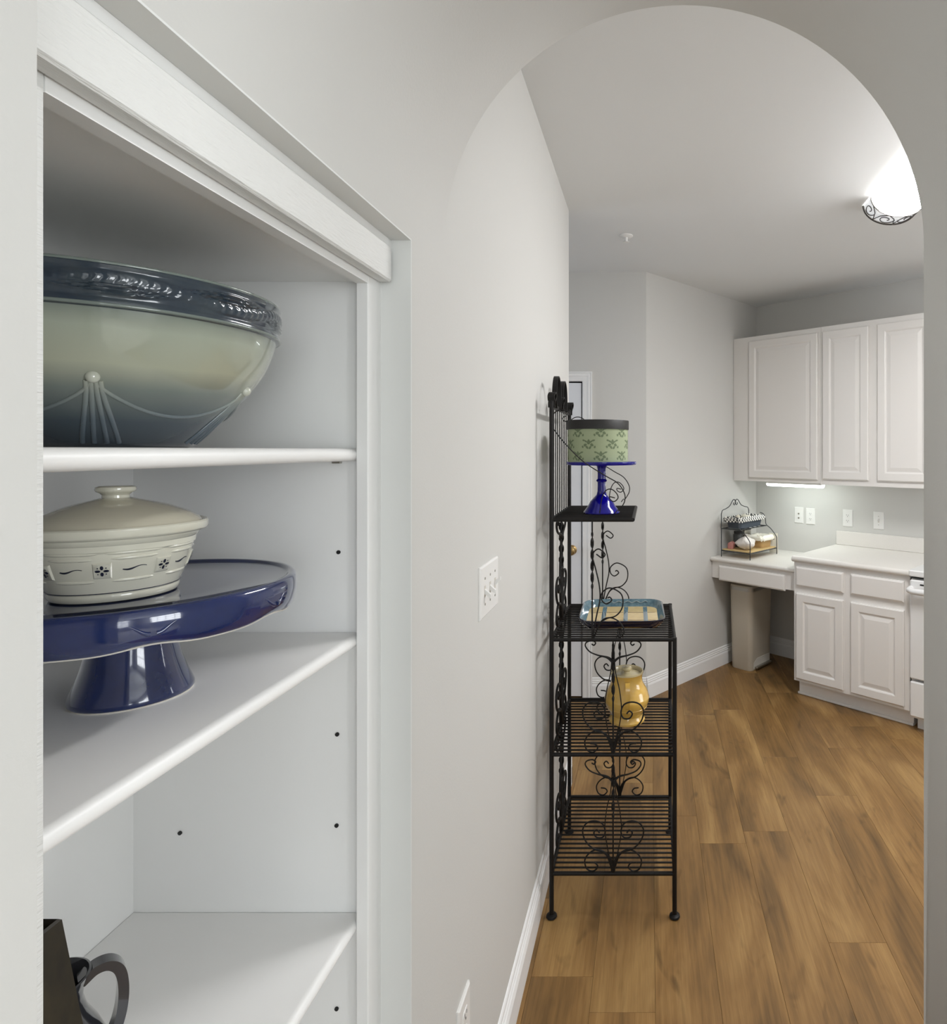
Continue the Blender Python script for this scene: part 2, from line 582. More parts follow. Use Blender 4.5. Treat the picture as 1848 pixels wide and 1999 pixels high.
# ------------------------------------------------------------------ walls
w = MB()
w.box(-0.94, LW, PY0, NY0, 0, CEIL)                 # pier on the dining side of the bookcase
w.box(-0.94, LW, NY0, NY1, NZ1, CEIL)               # above the bookcase
w.box(-0.94, LW, NY0, NY1, 0, NZ0)                  # plinth under the bookcase
w.box(-0.94, LW, NY1, PY1, 0, CEIL)
w.box(LW - 0.115, LW, PY1, WL_END, 0, CEIL)         # kitchen part of the left wall
w.build('wall_left', 'wall')
struct(bpy.data.objects['wall_left'])

# vaulted passage: barrel vault springing flush from both side walls
v = MB()
NA = 64
arc = [(ARC_C + ARC_R * math.cos(PI - PI * i / NA), SPR + ARC_R * math.sin(PI - PI * i / NA)) for i in range(NA + 1)]
arc[0] = (LW, SPR); arc[-1] = (PR, SPR)
v.loops([[(x, PY0, z) for x, z in arc], [(x, PY1, z) for x, z in arc]], close=False)
for yy in (PY0, PY1):
    for i in range(NA):
        a, b = arc[i], arc[i + 1]
        v.add([(a[0], yy, a[1]), (b[0], yy, b[1]), (b[0], yy, CEIL), (a[0], yy, CEIL)], [(0, 1, 2, 3)])
v.add([(PR, PY0, 0), (PR, PY1, 0), (PR, PY1, SPR), (PR, PY0, SPR)], [(0, 1, 2, 3)])
for yy in (PY0, PY1):
    v.add([(PR, yy, 0), (0.75, yy, 0), (0.75, yy, CEIL), (PR, yy, CEIL)], [(0, 1, 2, 3)])
    v.add([(PR, yy, SPR), (PR, yy, CEIL), (PR, yy, CEIL), (PR, yy, SPR)], [])
v.add([(0.75, PY0, 0), (0.75, PY1, 0), (0.75, PY1, CEIL), (0.75, PY0, CEIL)], [(0, 1, 2, 3)])
struct(v.build('wall_arch', 'wall', smooth=25))

struct(MB().box(0.75, RX, 1.06, PY1, 0, CEIL).build('wall_divider', 'wall'))
struct(MB().box(0.75, 3.0, PY0, PY0 + 0.115, 0, CEIL).build('wall_dining_right', 'wall'))
struct(MB().box(-2.2, -0.94, PY0, PY0 + 0.115, 0, CEIL).build('wall_dining_left', 'wall'))
q = MB()
q.box(-2.32, 0.45, -3.32, -3.2, 0, CEIL); q.box(2.55, 3.12, -3.32, -3.2, 0, CEIL)
q.box(0.45, 2.55, -3.32, -3.2, 0, 0.68); q.box(0.45, 2.55, -3.32, -3.2, 2.56, CEIL)
struct(q.build('wall_dining_back', 'wall'))


def wall_with_hole_x(name, xa, xb, ya, yb, hy0, hy1, hz0, hz1):
    q = MB()
    q.box(xa, xb, ya, hy0, 0, CEIL)
    q.box(xa, xb, hy1, yb, 0, CEIL)
    q.box(xa, xb, hy0, hy1, 0, hz0)
    q.box(xa, xb, hy0, hy1, hz1, CEIL)
    return struct(q.build(name, 'wall'))


def window_x(name, x, hy0, hy1, hz0, hz1, nv, nh, rot=False):
    rt = struct_empty(name, ((hy0 + hy1) / 2, x, hz0), R(90)) if rot else struct_empty(name, (x, (hy0 + hy1) / 2, hz0))
    W, H = hy1 - hy0, hz1 - hz0
    f = MB()
    f.box(-0.03, 0.03, -W / 2, -W / 2 + 0.05, 0, H); f.box(-0.03, 0.03, W / 2 - 0.05, W / 2, 0, H)
    f.box(-0.03, 0.03, -W / 2 + 0.05, W / 2 - 0.05, 0, 0.05); f.box(-0.03, 0.03, -W / 2 + 0.05, W / 2 - 0.05, H - 0.05, H)
    f.box(-0.03, 0.03, -W / 2 + 0.05, W / 2 - 0.05, H / 2 - 0.025, H / 2 + 0.025)
    f.build('window_frame', 'trim', rt)
    for i in range(1, nv):
        yy = -W / 2 + W * i / nv
        MB().box(-0.012, 0.012, yy - 0.011, yy + 0.011, 0.05, H - 0.05).build('muntin', 'trim', rt)
    for i in range(1, nh):
        if i * 2 == nh: continue
        zz = H * i / nh
        MB().box(-0.012, 0.012, -W / 2 + 0.05, W / 2 - 0.05, zz - 0.011, zz + 0.011).build('muntin', 'trim', rt)
    MB().box(-0.003, 0.003, -W / 2 + 0.05, W / 2 - 0.05, 0.05, H - 0.05).build('pane', 'glass', rt)
    return rt


wall_with_hole_x('wall_dining_window', 3.0, 3.12, -3.2, 1.06, -2.45, -0.65, 0.92, 2.52)
window_x('window_1', 3.06, -2.45, -0.65, 0.92, 2.52, 4, 4)
wall_with_hole_x('wall_dining_side', -2.32, -2.2, -3.2, PY0 + 0.115, -2.9, -1.7, 0.8, 2.4)
window_x('fill_window_5', -2.26, -2.9, -1.7, 0.8, 2.4, 3, 4)  # unseen window added to go with the left fill lamp
wall_with_hole_x('wall_right', RX, RX + 0.12, 1.06, 2.9, 1.3, 2.6, 0.9, 2.25)
window_x('window_2', RX + 0.06, 1.3, 2.6, 0.9, 2.25, 4, 4)
wall_with_hole_x('wall_corridor_end', -2.32, -2.2, 2.865, BACK_Y, 3.1, 3.86, 0.6, 2.25)
window_x('window_3', -2.26, 3.1, 3.86, 0.6, 2.25, 2, 4)
window_x('fill_window_4', -3.26, 0.45, 2.55, 0.68, 2.56, 4, 4, True)  # unseen window added for the fill lamp in the dining back wall
struct(MB().box(-2.2, LW - 0.115, WL_END - 0.115, WL_END, 0, CEIL).build('wall_corridor', 'wall'))

# back wall with a doorway
DX0, DX1, DH = -1.245, -0.437, 2.035
q = MB()
q.box(-2.32, DX0, BACK_Y, BACK_Y + 0.12, 0, CEIL)
q.box(DX1, KA[0], BACK_Y, BACK_Y + 0.12, 0, CEIL)
q.box(DX0, DX1, BACK_Y, BACK_Y + 0.12, DH, CEIL)
struct(q.build('wall_back', 'wall'))


def prism_wall(name, p, q_, t, m='wall'):
    d = Vector((q_[0] - p[0], q_[1] - p[1])).normalized()
    n = Vector((-d.y, d.x)) * t
    poly = [p, q_, (q_[0] + n.x, q_[1] + n.y), (p[0] + n.x, p[1] + n.y)]
    return struct(MB().prism(poly, 0, CEIL).build(name, m))


prism_wall('wall_angled', KA, KB, 0.12)
prism_wall('wall_cabinets', KB, (RX + 0.05, KB[1] - (RX + 0.05 - KB[0]) * 0.66368 / 0.74802), 0.12)

# baseboards -------------------------------------------------------
BPROF = [(0, 0), (0.015, 0), (0.015, 0.085), (0.0105, 0.098), (0.012, 0.104), (0.0085, 0.108), (0.0095, 0.116), (0.006, 0.121), (0.006, 0.130), (0.003, 0.135), (0, 0.137)]


def baseboard(name, p, q_, flip=1):
    d = Vector((q_[0] - p[0], q_[1] - p[1])).normalized()
    n = Vector((-d.y, d.x)) * flip
    b = MB()
    b.loops([[(P[0] + n.x * a, P[1] + n.y * a, z) for a, z in BPROF] for P in (p, q_)], cap0=True, cap1=True)
    return struct(b.build(name, 'trim'))


baseboard('baseboard_left', (LW, NY1 + 0.02), (LW, WL_END + 0.015), -1)
baseboard('baseboard_left_end', (LW + 0.015, WL_END), (LW - 0.115, WL_END), -1)
baseboard('baseboard_back', (-0.370, BACK_Y), KA, -1)
baseboard('baseboard_angled', KA, (KB[0], KB[1]), -1)
baseboard('baseboard_cabinets', KB, kw(0.688, 0)[:2], -1)

# door 1 and its casing --------------------------------------------
d1 = struct_empty('door_1', ((DX0 + DX1) / 2, BACK_Y + 0.003, 0))
hw = (DX1 - DX0) / 2 - 0.002
MB().box(-hw, hw, 0, 0.035, 0.012, DH - 0.004, 0.002).build('slab', 'door', d1)
for cx in (-0.19, 0.19):
    for z0, z1 in ((0.2, 0.82), (1.02, 1.9)):
        p = MB()
        lv = [(0.0, 0.0), (0.012, -0.006), (0.02, -0.006), (0.05, -0.001)]
        lps = []
        for ins, yy in lv:
            lps.append([(cx - 0.14 + ins, yy, z0 + ins), (cx + 0.14 - ins, yy, z0 + ins), (cx + 0.14 - ins, yy, z1 - ins), (cx - 0.14 + ins, yy, z1 - ins)])
        p.loops(lps, cap1=True)
        p.build('raised_panel', 'door', d1)
kn = MB()
kn.lathe([(0.0, 0), (0.032, 0.0), (0.032, 0.006), (0.013, 0.010), (0.011, 0.03), (0.024, 0.042), (0.029, 0.052), (0.026, 0.064), (0.0, 0.070)], 24)
ko = kn.build('door_knob', 'brass', d1, smooth=35)
ko.rotation_euler = (R(90), 0, 0)
ko.location = (hw - 0.062, 0, 0.955)
tr = struct_empty('trim_1', ((DX0 + DX1) / 2, BACK_Y, 0))
cw = 0.062
CPROF = [(0, 0), (0, -0.008), (0.006, -0.012), (0.03, -0.013), (0.036, -0.017), (0.046, -0.018), (0.05, -0.014), (0.056, -0.019), (cw, -0.019), (cw, 0)]
hw2 = (DX1 - DX0) / 2 + 0.004
for sgn in (-1, 1):
    b = MB()
    b.loops([[(sgn * (hw2 + a), yy, z if z == 0 else z + a) for a, yy in CPROF] for z in (0.0, DH + 0.004)], cap0=True, cap1=True)
    b.build('side_casing', 'trim', tr)
b = MB()
b.loops([[(sx * (hw2 + a), yy, DH + 0.004 + a) for a, yy in CPROF] for sx in (-1, 1)], cap0=True, cap1=True)
b.build('head_casing', 'trim', tr)
q = MB()
q.box(-hw2 - 0.0, -hw2 + 0.004, -0.0, 0.12, 0, DH + 0.004); q.box(hw2 - 0.004, hw2, 0.0, 0.12, 0, DH + 0.004); q.box(-hw2, hw2, 0.0, 0.12, DH, DH + 0.004)
q.box(-hw2, hw2, 0.056, 0.12, 0, DH)
q.build('jamb', 'trim', tr)

# ------------------------------------------------------------------ built-in bookcase
FX = -0.436      # face-frame plane
BKX = -0.817     # back panel
SY0, SY1 = 0.425, 0.985
ST0, ST1 = 0.449, 0.964
RAILZ = 1.858
bc = thing('built_in_bookcase', 'white built-in bookcase recessed in the left wall of the arched passage', 'bookcase', (LW, (NY0 + NY1) / 2, NZ0))
BO = Vector((LW, (NY0 + NY1) / 2, NZ0))


def bbox_part(name, m, x0, x1, y0, y1, z0, z1, ch=0.0, smooth=None):
    return MB().box(x0 - BO.x, x1 - BO.x, y0 - BO.y, y1 - BO.y, z0 - BO.z, z1 - BO.z, ch).build(name, m, bc, smooth)


bbox_part('back_panel', 'case', BKX - 0.012, BKX, SY0 - 0.02, SY1 + 0.02, NZ0, NZ1 - 0.02)
bbox_part('side_panel', 'case', BKX, FX - 0.019, SY0 - 0.019, SY0, NZ0, NZ1 - 0.02)
o = bbox_part('side_panel', 'case', BKX, FX - 0.019, SY1, SY1 + 0.019, NZ0, NZ1 - 0.02)
bbox_part('top_panel', 'case', BKX, FX - 0.019, SY0, SY1, 1.866, 1.885)
bbox_part('bottom_panel', 'case', BKX, FX - 0.019, SY0, SY1, NZ0, NZ0 + 0.02)
# face frame and the reveal of the opening
bbox_part('stile', 'brushed', FX - 0.019, FX, NY0, ST0, NZ0, NZ1 - 0.004, 0.0015)
bbox_part('stile', 'case', FX - 0.019, FX, ST1, NY1, NZ0, NZ1 - 0.004, 0.0015)
bbox_part('top_rail', 'case', FX - 0.019, FX, ST0, ST1, RAILZ, NZ1 - 0.004)
bbox_part('bottom_rail', 'case', FX - 0.019, FX, ST0, ST1, NZ0, NZ0 + 0.05)
# header board proud of the frame
HZ0, HZ1 = 1.869, 1.926
hb = MB()
hx0, hx1 = FX - BO.x, -0.414 - BO.x
hy0, hy1 = NY0 + 0.002 - BO.y, NY1 - 0.010 - BO.y
hz0, hz1 = HZ0 - BO.z, HZ1 - BO.z
hb.box(hx0, hx1, hy0, hy1, hz0, hz1, 0.003)
hb.build('header_board', 'brushed', bc, 30)
bbox_part('filler_strip', 'case', FX, -0.419, NY0 + 0.002, NY1 - 0.002, HZ1 - 0.004, NZ1 - 0.002)
# opening liner (wood reveal) on right and top
bbox_part('jamb_liner', 'liner', FX, LW + 0.0008, NY1 - 0.0018, NY1 + 0.0005, NZ0, NZ1)
bbox_part('head_liner', 'liner', FX, LW + 0.0008, NY0, NY1 - 0.0018, NZ1 - 0.0018, NZ1 + 0.0005)


def book_shelf(ztop, t=0.0195):
    fx = -0.455
    nseg = 8
    sec = [(BKX + 0.001, ztop - t), (fx - t / 2, ztop - t)]
    for i in range(1, nseg):
        a = -PI / 2 + PI * i / nseg
        sec.append((fx - t / 2 + t / 2 * math.cos(a), ztop - t / 2 + t / 2 * math.sin(a)))
    sec += [(fx - t / 2, ztop), (BKX + 0.001, ztop)]
    b = MB()
    b.loops([[(x - BO.x, yy - BO.y, z - BO.z) for x, z in sec] for yy in (SY0 + 0.001, SY1 - 0.001)], cap0=True, cap1=True)
    return b.build('shelf', 'shelf', bc, 40)


SH = [1.602, 1.311, 0.868, 0.45]
for z in SH:
    book_shelf(z)
pin = MB()
pin.lathe([(0.0, -0.004), (0.003, -0.004), (0.0032, 0.0012), (0.0, 0.0012)], 10)
p0 = None
for (x, z) in ((-0.492, 1.438), (-0.494, 1.150), (-0.495, 1.0058), (-0.7426, 0.994), (-0.495, 0.716), (-0.7426, 0.716), (-0.7426, 1.15)):
    if p0 is None:
        p0 = pin.build('pin_hole', 'dark', bc, 30); o = p0
    else:
        o = share(p0, 'pin_hole', bc)
    o.location = (x - BO.x, SY1 - 0.0008 - BO.y, z - BO.z)
    o.rotation_euler = (R(90), 0, 0)
sup = MB().box(-0.006, 0.006, -0.004, 0.004, -0.004, 0.0).build('shelf_support', 'steel', bc)
sup.location = (-0.492 - BO.x, SY1 - 0.006 - BO.y, SH[0] - 0.0195 - BO.z)
share(sup, 'shelf_support', bc, (-0.494 - BO.x, SY1 - 0.006 - BO.y, SH[1] - 0.0195 - BO.z))

# ------------------------------------------------------------------ wall plates on the left wall
def wall_plate(name, label, loc, rz, w_, h_, kind, group=None):
    """plate in local XZ plane facing -Y; kind: list of ('toggle',x,up) / ('outlet',x) / ('jack',x)"""
    t = thing(name, label, 'switch' if 'switch' in name else 'wall plate' if 'plate' in name else 'outlet', loc, rz, group)
    b = MB()
    lv = [(0, 0), (0, -0.003), (0.004, -0.006)]
    b.loops([[(-w_ / 2 + i, yy, -h_ / 2 + i), (w_ / 2 - i, yy, -h_ / 2 + i), (w_ / 2 - i, yy, h_ / 2 - i), (-w_ / 2 + i, yy, h_ / 2 - i)] for i, yy in lv], cap0=True, cap1=True)
    b.build('plate', 'plastic', t)
    for k in kind:
        if k[0] == 'toggle':
            x, up = k[1], k[2]
            MB().box(x - 0.006, x + 0.006, -0.0064, -0.006, -0.013, 0.013).build('slot', 'greyrim', t)
            tg = MB()
            s = 1 if up else -1
            tg.loops([[(x - 0.0045, -0.006, -0.006), (x + 0.0045, -0.006, -0.006), (x + 0.0045, -0.006, 0.006), (x - 0.0045, -0.006, 0.006)],
                      [(x - 0.004, -0.020, -0.004 + s * 0.011), (x + 0.004, -0.020, -0.004 + s * 0.011), (x + 0.004, -0.020, 0.004 + s * 0.011), (x - 0.004, -0.020, 0.004 + s * 0.011)]], cap0=True, cap1=True)
            tg.build('toggle', 'plastic', t)
            for zz in (-0.03, 0.03):
                sc_ = MB().lathe([(0.0, 0.0), (0.003, 0.0), (0.0028, 0.001), (0, 0.0012)], 10)
                so = sc_.build('screw', 'steel', t, 30); so.rotation_euler = (R(90), 0, 0); so.location = (x, -0.006, zz)
        elif k[0] == 'outlet':
            x = k[1]
            for zz in (-0.0195, 0.0195):
                fo = MB()
                fo.loops([[(p[0] + x, -0.006, p[1] + zz) for p in [(0.0165 * math.cos(2 * PI * i / 20), max(-0.0125, min(0.0125, 0.0165 * math.sin(2 * PI * i / 20)))) for i in range(20)]],
                          [(p[0] + x, -0.0075, p[1] + zz) for p in [(0.0155 * math.cos(2 * PI * i / 20), max(-0.0118, min(0.0118, 0.0155 * math.sin(2 * PI * i / 20)))) for i in range(20)]]], cap0=True, cap1=True)
                f = fo.build('receptacle', 'plastic', t)
                sl = MB()
                sl.box(x - 0.0075, x - 0.0055, -0.0079, -0.0074, zz - 0.001, zz + 0.007); sl.box(x + 0.0055, x + 0.0075, -0.0079, -0.0074, zz - 0.001, zz + 0.006)
                sl.box(x - 0.002, x + 0.002, -0.0079, -0.0074, zz - 0.009, zz - 0.005)
                sl.build('slots', 'dark', f)
        elif k[0] == 'jack':
            x = k[1]
            for zz in (-0.02, 0.012):
                j = MB().lathe([(0.0, 0.0), (0.006, 0.0), (0.006, 0.004), (0.003, 0.004), (0.003, 0.008), (0, 0.008)], 14)
                jo = j.build('jack', 'steel', t, 30); jo.rotation_euler = (R(90), 0, 0); jo.location = (x, -0.006, zz)
    return t


# left wall faces +X: rotate so that local -Y -> +X
wall_plate('light_switch', 'white three-toggle light switch plate on the wall left of the black rack', (LW, 1.488, 1.272), R(90), 0.165, 0.121,
           [('toggle', -0.046, False), ('toggle', 0.0, False), ('toggle', 0.046, True)])
wall_plate('wall_outlet', 'white outlet plate low on the left wall above the baseboard', (LW, 1.286, 0.413), R(90), 0.078, 0.118, [('outlet', 0.0)])
KO = -2.3 + 0
wall_plate('wall_outlet', 'white outlet plate on the angled wall behind the black rack', (KA[0] + 0.375 * KU[0] * 0.62, KA[1] + 0.375 * KU[1] * 0.62, 0.43), math.atan2(KU[1], KU[0]), 0.075, 0.118, [('outlet', 0.0)])

# ------------------------------------------------------------------ mixing bowl on the top shelf
bw = thing('mixing_bowl', 'large pale green bowl with dark braided rim band on the top bookcase shelf', 'bowl', (-0.636, 0.735, SH[0]))
prof_out = [(0.0, 0.0), (0.070, 0.0), (0.078, 0.002), (0.082, 0.006), (0.094, 0.018), (0.1075, 0.033), (0.121, 0.048), (0.1335, 0.064), (0.146, 0.082), (0.156, 0.100), (0.1625, 0.117), (0.1665, 0.132), (0.168, 0.140)]
prof_in = [(0.158, 0.140), (0.152, 0.112), (0.14, 0.085), (0.12, 0.055), (0.09, 0.028), (0.05, 0.014), (0.0, 0.012)]
MB().lathe(prof_out + prof_in, 72).build('body', 'bowl', bw, 50)


def rad_at(prof, z):
    for (r0, z0), (r1, z1) in zip(prof[:-1], prof[1:]):
        if z0 <= z <= z1 and z1 > z0:
            return r0 + (r1 - r0) * (z - z0) / (z1 - z0)
    return prof[-1][0]


NB = 5
a0 = math.atan2(-0.735, 0.636) - 0.10


def braid(th, zn):
    """height 0..1 of the braided relief; zn -1..1 across the band"""
    ph = ((th - a0) * NB / (2 * PI) + 0.15) % 1.0
    w1 = 0.42 * math.sin(2 * PI * ph)
    over = 0.5 + 0.5 * math.cos(4 * PI * ph + 0.6)
    d1, d2 = zn - w1, zn + w1
    e1 = max(0.0, 1 - (abs(d1) / 0.50) ** 3)
    e2 = max(0.0, 1 - (abs(d2) / 0.52) ** 3)
    leaf = e1 * (0.72 + 0.20 * math.cos(44 * PI * ph + 7 * abs(d1)) * (abs(d1) < 0.42) + 0.28 * (abs(d1) > 0.40))
    strands = e2 * (0.62 + 0.38 * math.cos(d2 * 21))
    return max(leaf * (0.78 + 0.22 * over), strands * (1.0 - 0.30 * over))


def band_wob(r, z, a):
    if r > 0.170 and 0.1455 < z < 0.1745:
        zn = (z - 0.160) / 0.0142
        k = max(0.0, min(1.0, (1 - abs(zn)) * 6))
        return r - 0.0012 + 0.0038 * k * braid(a, zn), z
    return r, z


bprof = [(0.160, 0.136), (0.1690, 0.1365), (0.1722, 0.139), (0.1722, 0.142), (0.1712, 0.145)]
bprof += [(0.1718, 0.1458 + i * (0.0284 / 22)) for i in range(23)]
bprof += [(0.1715, 0.1755), (0.1722, 0.1775), (0.1705, 0.180), (0.1670, 0.181), (0.163, 0.179), (0.158, 0.168), (0.156, 0.136), (0.160, 0.136)]
bd = MB().lathe(bprof, 420, wob=band_wob).build('rim_band', 'band', bw, 50)
for rr, zz in ((0.1712, 0.1392), (0.1702, 0.1797)):
    MB().tube([(rr * math.cos(2 * PI * i / 96), rr * math.sin(2 * PI * i / 96), zz) for i in range(96)], 0.0019, 8, closed=True).build('rim_bead', 'ridge', bd, 60)
sw = MB()
for k in range(NB):
    th = a0 + k * 2 * PI / NB
    nx = th + 2 * PI / NB
    zb = 0.071
    # drape between two beads
    pts = []
    for i in range(25):
        t = i / 24
        zz = 0.068 - 0.033 * (4 * t * (1 - t)) ** 0.75
        aa = th + (nx - th) * t
        rr = rad_at(prof_out[1:], zz) - 0.0004
        pts.append((rr * math.cos(aa), rr * math.sin(aa), zz))
    sw.tube(pts, 0.0022, 8)
    for da in (-0.16, -0.055, 0.055, 0.16):
        pts = []
        for i in range(12):
            t = i / 11
            zz = 0.068 - 0.062 * t
            aa = th + da * (0.25 + 0.9 * t ** 1.6)
            rr = rad_at(prof_out[1:], zz) - 0.0006
            pts.append((rr * math.cos(aa), rr * math.sin(aa), zz))
        sw.tube(pts, 0.0026, 8)
    rr = rad_at(prof_out[1:], zb)
    MB().sphere((rr * math.cos(th), rr * math.sin(th), zb), 0.0062, 14, 8).build('bead', 'bead', bw, 60)
sw.build('swag_relief', 'swag', bw, 60)

# ------------------------------------------------------------------ blue pottery cake stand + casserole on the second shelf
CSX, CSY, CSZ = -0.610, 0.735, SH[1]
cs = thing('cake_stand', 'glossy navy blue pottery cake stand on the second bookcase shelf', 'cake stand', (CSX, CSY, CSZ))
ped = MB().lathe([(0.0, 0.0015), (0.050, 0.0015), (0.0575, 0.0015), (0.0595, 0.004), (0.0588, 0.008), (0.053, 0.022), (0.0465, 0.042), (0.042, 0.062), (0.0395, 0.082), (0.039, 0.096), (0.041, 0.104), (0.0, 0.104)], 64)
ped.build('pedestal', 'navy', cs, 50)
MB().lathe([(0.046, 0.0), (0.0578, 0.0), (0.0582, 0.0018), (0.046, 0.0018), (0.046, 0.0)], 64).build('unglazed_foot', 'greyrim', cs, 40)
PRR = 0.168


def wob(r, z, a):
    # softly scalloped lower edge of the rim
    if r > 0.155 and z < 0.112:
        k = max(0.0, (0.112 - z) / 0.018)
        return r - 0.001 * k * (1 - math.cos(8 * a)) / 2, z + 0.0045 * k * (0.5 + 0.5 * math.cos(8 * a)) ** 2 - 0.002 * k
    return r, z


pl = MB().lathe([(0.0, 0.100), (0.06, 0.101), (0.12, 0.106), (0.150, 0.108), (0.156, 0.104), (0.160, 0.094), (0.1635, 0.0935), (0.166, 0.096), (0.168, 0.104), (0.1692, 0.114), (0.1688, 0.122), (0.1672, 0.129), (0.1640, 0.132), (0.1595, 0.1315), (0.1575, 0.1285), (0.155, 0.1275), (0.10, 0.127), (0.0, 0.127)], 128, wob=wob)
plo = pl.build('plate', 'navy', cs, 50)
ln = []
for j in range(128):
    a = 2 * PI * j / 128
    rr, zz = wob(0.1618, 0.0933, a)
    ln.append((rr * math.cos(a), rr * math.sin(a), zz - 0.0006))
MB().tube(ln, 0.0011, 6, closed=True).build('unglazed_edge', 'greyrim', cs, 60)
for k in range(8):
    sc_ = MB()
    a = 2 * PI * k / 8
    for s in (-1, 1):
        pts = []
        for i in range(10):
            t = i / 9
            aa = a + s * (0.015 + 0.11 * t)
            zz = 0.117 - 0.010 * math.cos(t * PI * 0.5) ** 2
            pts.append((0.1682 * math.cos(aa), 0.1682 * math.sin(aa), zz))
        sc_.tube(pts, [0.0026 * (1 - 0.7 * i / 9) for i in range(10)], 8)
    sc_.build('rim_lobe', 'navy', plo, 60)

cd = thing('casserole_dish', 'cream lidded casserole with painted flowers on the navy cake stand', 'casserole', (-0.602, 0.702, CSZ + 0.1272))
cprof = [(0.0, 0.0), (0.050, 0.0), (0.0555, 0.0012), (0.0575, 0.004), (0.0578, 0.0075), (0.0572, 0.009), (0.060, 0.016), (0.0635, 0.026), (0.0675, 0.038), (0.0705, 0.049), (0.0712, 0.054), (0.0735, 0.056), (0.0740, 0.062), (0.0760, 0.0635), (0.0772, 0.068), (0.0835, 0.0695), (0.0855, 0.072), (0.0855, 0.079), (0.0840, 0.0805), (0.0815, 0.0800), (0.0800, 0.0775)]
cin = [(0.076, 0.0765), (0.068, 0.05), (0.055, 0.012), (0.0, 0.008)]
cbody = MB().lathe(cprof + cin, 80).build('body', 'cream', cd, 40)


def cpt(th, z, e=0.0):
    r = rad_at(cprof[1:], z) + e
    return Vector((r * math.cos(th), r * math.sin(th), z))


ca0 = math.atan2(-0.702, 0.602)
CZ = 0.036
wv = MB(); ink = MB()
NP = 8
for k in range(NP):
    th = ca0 - 0.16 + k * 2 * PI / NP
    # raised square pad
    hwid, hh = 0.115, 0.0085
    grid = []
    for lv, e in ((1.0, 0.0), (0.86, 0.0016)):
        ring = []
        for t in range(24):
            q_ = t / 24 * 4
            s_ = int(q_); fr_ = q_ - s_
            u_, w_ = [(-1 + 2 * fr_, -1), (1, -1 + 2 * fr_), (1 - 2 * fr_, 1), (-1, 1 - 2 * fr_)][s_]
            ring.append(cpt(th + u_ * hwid * lv, CZ + w_ * hh * lv, e))
        grid.append(ring)
    MB().loops(grid, cap1=True).build('raised_square', 'cream', cbody, 60)
    # woven strands between pads, above and below
    tm = th + PI / NP
    for dz in (-0.0115, 0.0125, 0.0185):
        pts = [cpt(tm + t * (0.36 if dz > 0.015 else 0.30), CZ + dz, -0.0006) for t in [-1 + i * 0.125 for i in range(17)]]
        wv.tube(pts, [0.0021 * math.sqrt(max(0.05, 1 - (abs(-1 + i * 0.125)) ** 4)) for i in range(17)], 6)
    # painted flower
    for j in range(8):
        a = j * PI / 4
        big = j % 2 == 0
        r0, r1, w_ = (0.0012, 0.0056, 0.0013) if big else (0.0040, 0.0052, 0.0006)
        poly = []
        for i in range(10):
            b_ = 2 * PI * i / 10
            lx = (r0 + r1) / 2 + (r1 - r0) / 2 * math.cos(b_); ly = w_ * math.sin(b_)
            dx = lx * math.cos(a) - ly * math.sin(a); dz = lx * math.sin(a) + ly * math.cos(a)
            poly.append(cpt(th + dx / 0.067, CZ + dz, 0.0020))
        ink.loops([poly, [p * 1.0015 for p in poly]], cap1=True)
    # painted stroke between pads
    pts = [cpt(tm + t * 0.15, CZ + 0.001 + 0.0016 * math.sin(t * 2.6), 0.0002) for t in [-1 + i * 0.1 for i in range(21)]]
    ink.tube(pts, [0.0004 + 0.0007 * math.exp(-((t + 0.45) / 0.5) ** 2) for t in [-1 + i * 0.1 for i in range(21)]], 5)
ring = [cpt(2 * PI * i / 72, 0.0108, 0.0001) for i in range(72)]
ink.tube(ring, 0.00055, 5, closed=True)
wv.build('woven_relief', 'cream', cbody, 60)
ink.build('painted_motifs', 'ink', cbody, 60)
lid = MB().lathe([(0.0, 0.0775), (0.0785, 0.0775), (0.0790, 0.0795), (0.0760, 0.0835), (0.066, 0.0905), (0.050, 0.0975), (0.034, 0.1025), (0.022, 0.1055), (0.014, 0.108), (0.0, 0.108)], 72).build('lid', 'lidglaze', cd, 40)
MB().lathe([(0.0, 0.104), (0.0125, 0.107), (0.0122, 0.111), (0.0145, 0.1135), (0.0175, 0.1150), (0.0185, 0.1172), (0.0178, 0.1200), (0.0150, 0.1212), (0.0, 0.1215)], 40).build('knob', 'cream', lid, 45)

# ------------------------------------------------------------------ dark pieces on the lower shelf
pt = thing('pitcher', 'charcoal glazed pitcher with curved handle on the lowest visible bookcase shelf', 'pitcher', (-0.643, 0.662, SH[2]), R(47))
pprof = [(0.0, 0.0), (0.038, 0.0), (0.042, 0.004), (0.051, 0.030), (0.0555, 0.065), (0.052, 0.095), (0.0435, 0.122), (0.034, 0.145), (0.0300, 0.165), (0.0320, 0.182), (0.0370, 0.196), (0.0350, 0.197), (0.0285, 0.180), (0.0265, 0.165), (0.03, 0.14), (0.046, 0.09), (0.0, 0.02)]
pprof = [(r_, z_ * 0.83) for r_, z_ in pprof]
MB().lathe(pprof, 56).build('body', 'pitcher', pt, 50)
hp = spline([(0.028, 0.0, 0.150), (0.040, 0, 0.1575), (0.052, 0, 0.1560), (0.0605, 0, 0.145), (0.0635, 0, 0.124), (0.0620, 0, 0.100), (0.0570, 0, 0.080), (0.0500, 0, 0.066)], 6)
MB().bar(hp, 0.016, 0.0095, (0, 1, 0)).build('handle', 'pitcher', pt, 60)
vs = thing('tapered_vase', 'dark brown square tapered vase in front of the charcoal pitcher', 'vase', (-0.553, 0.560, SH[2]), 0.0)
b = MB()
def sq(h_, z): return [(-h_, -h_, z), (h_, -h_, z), (h_, h_, z), (-h_, h_, z)]
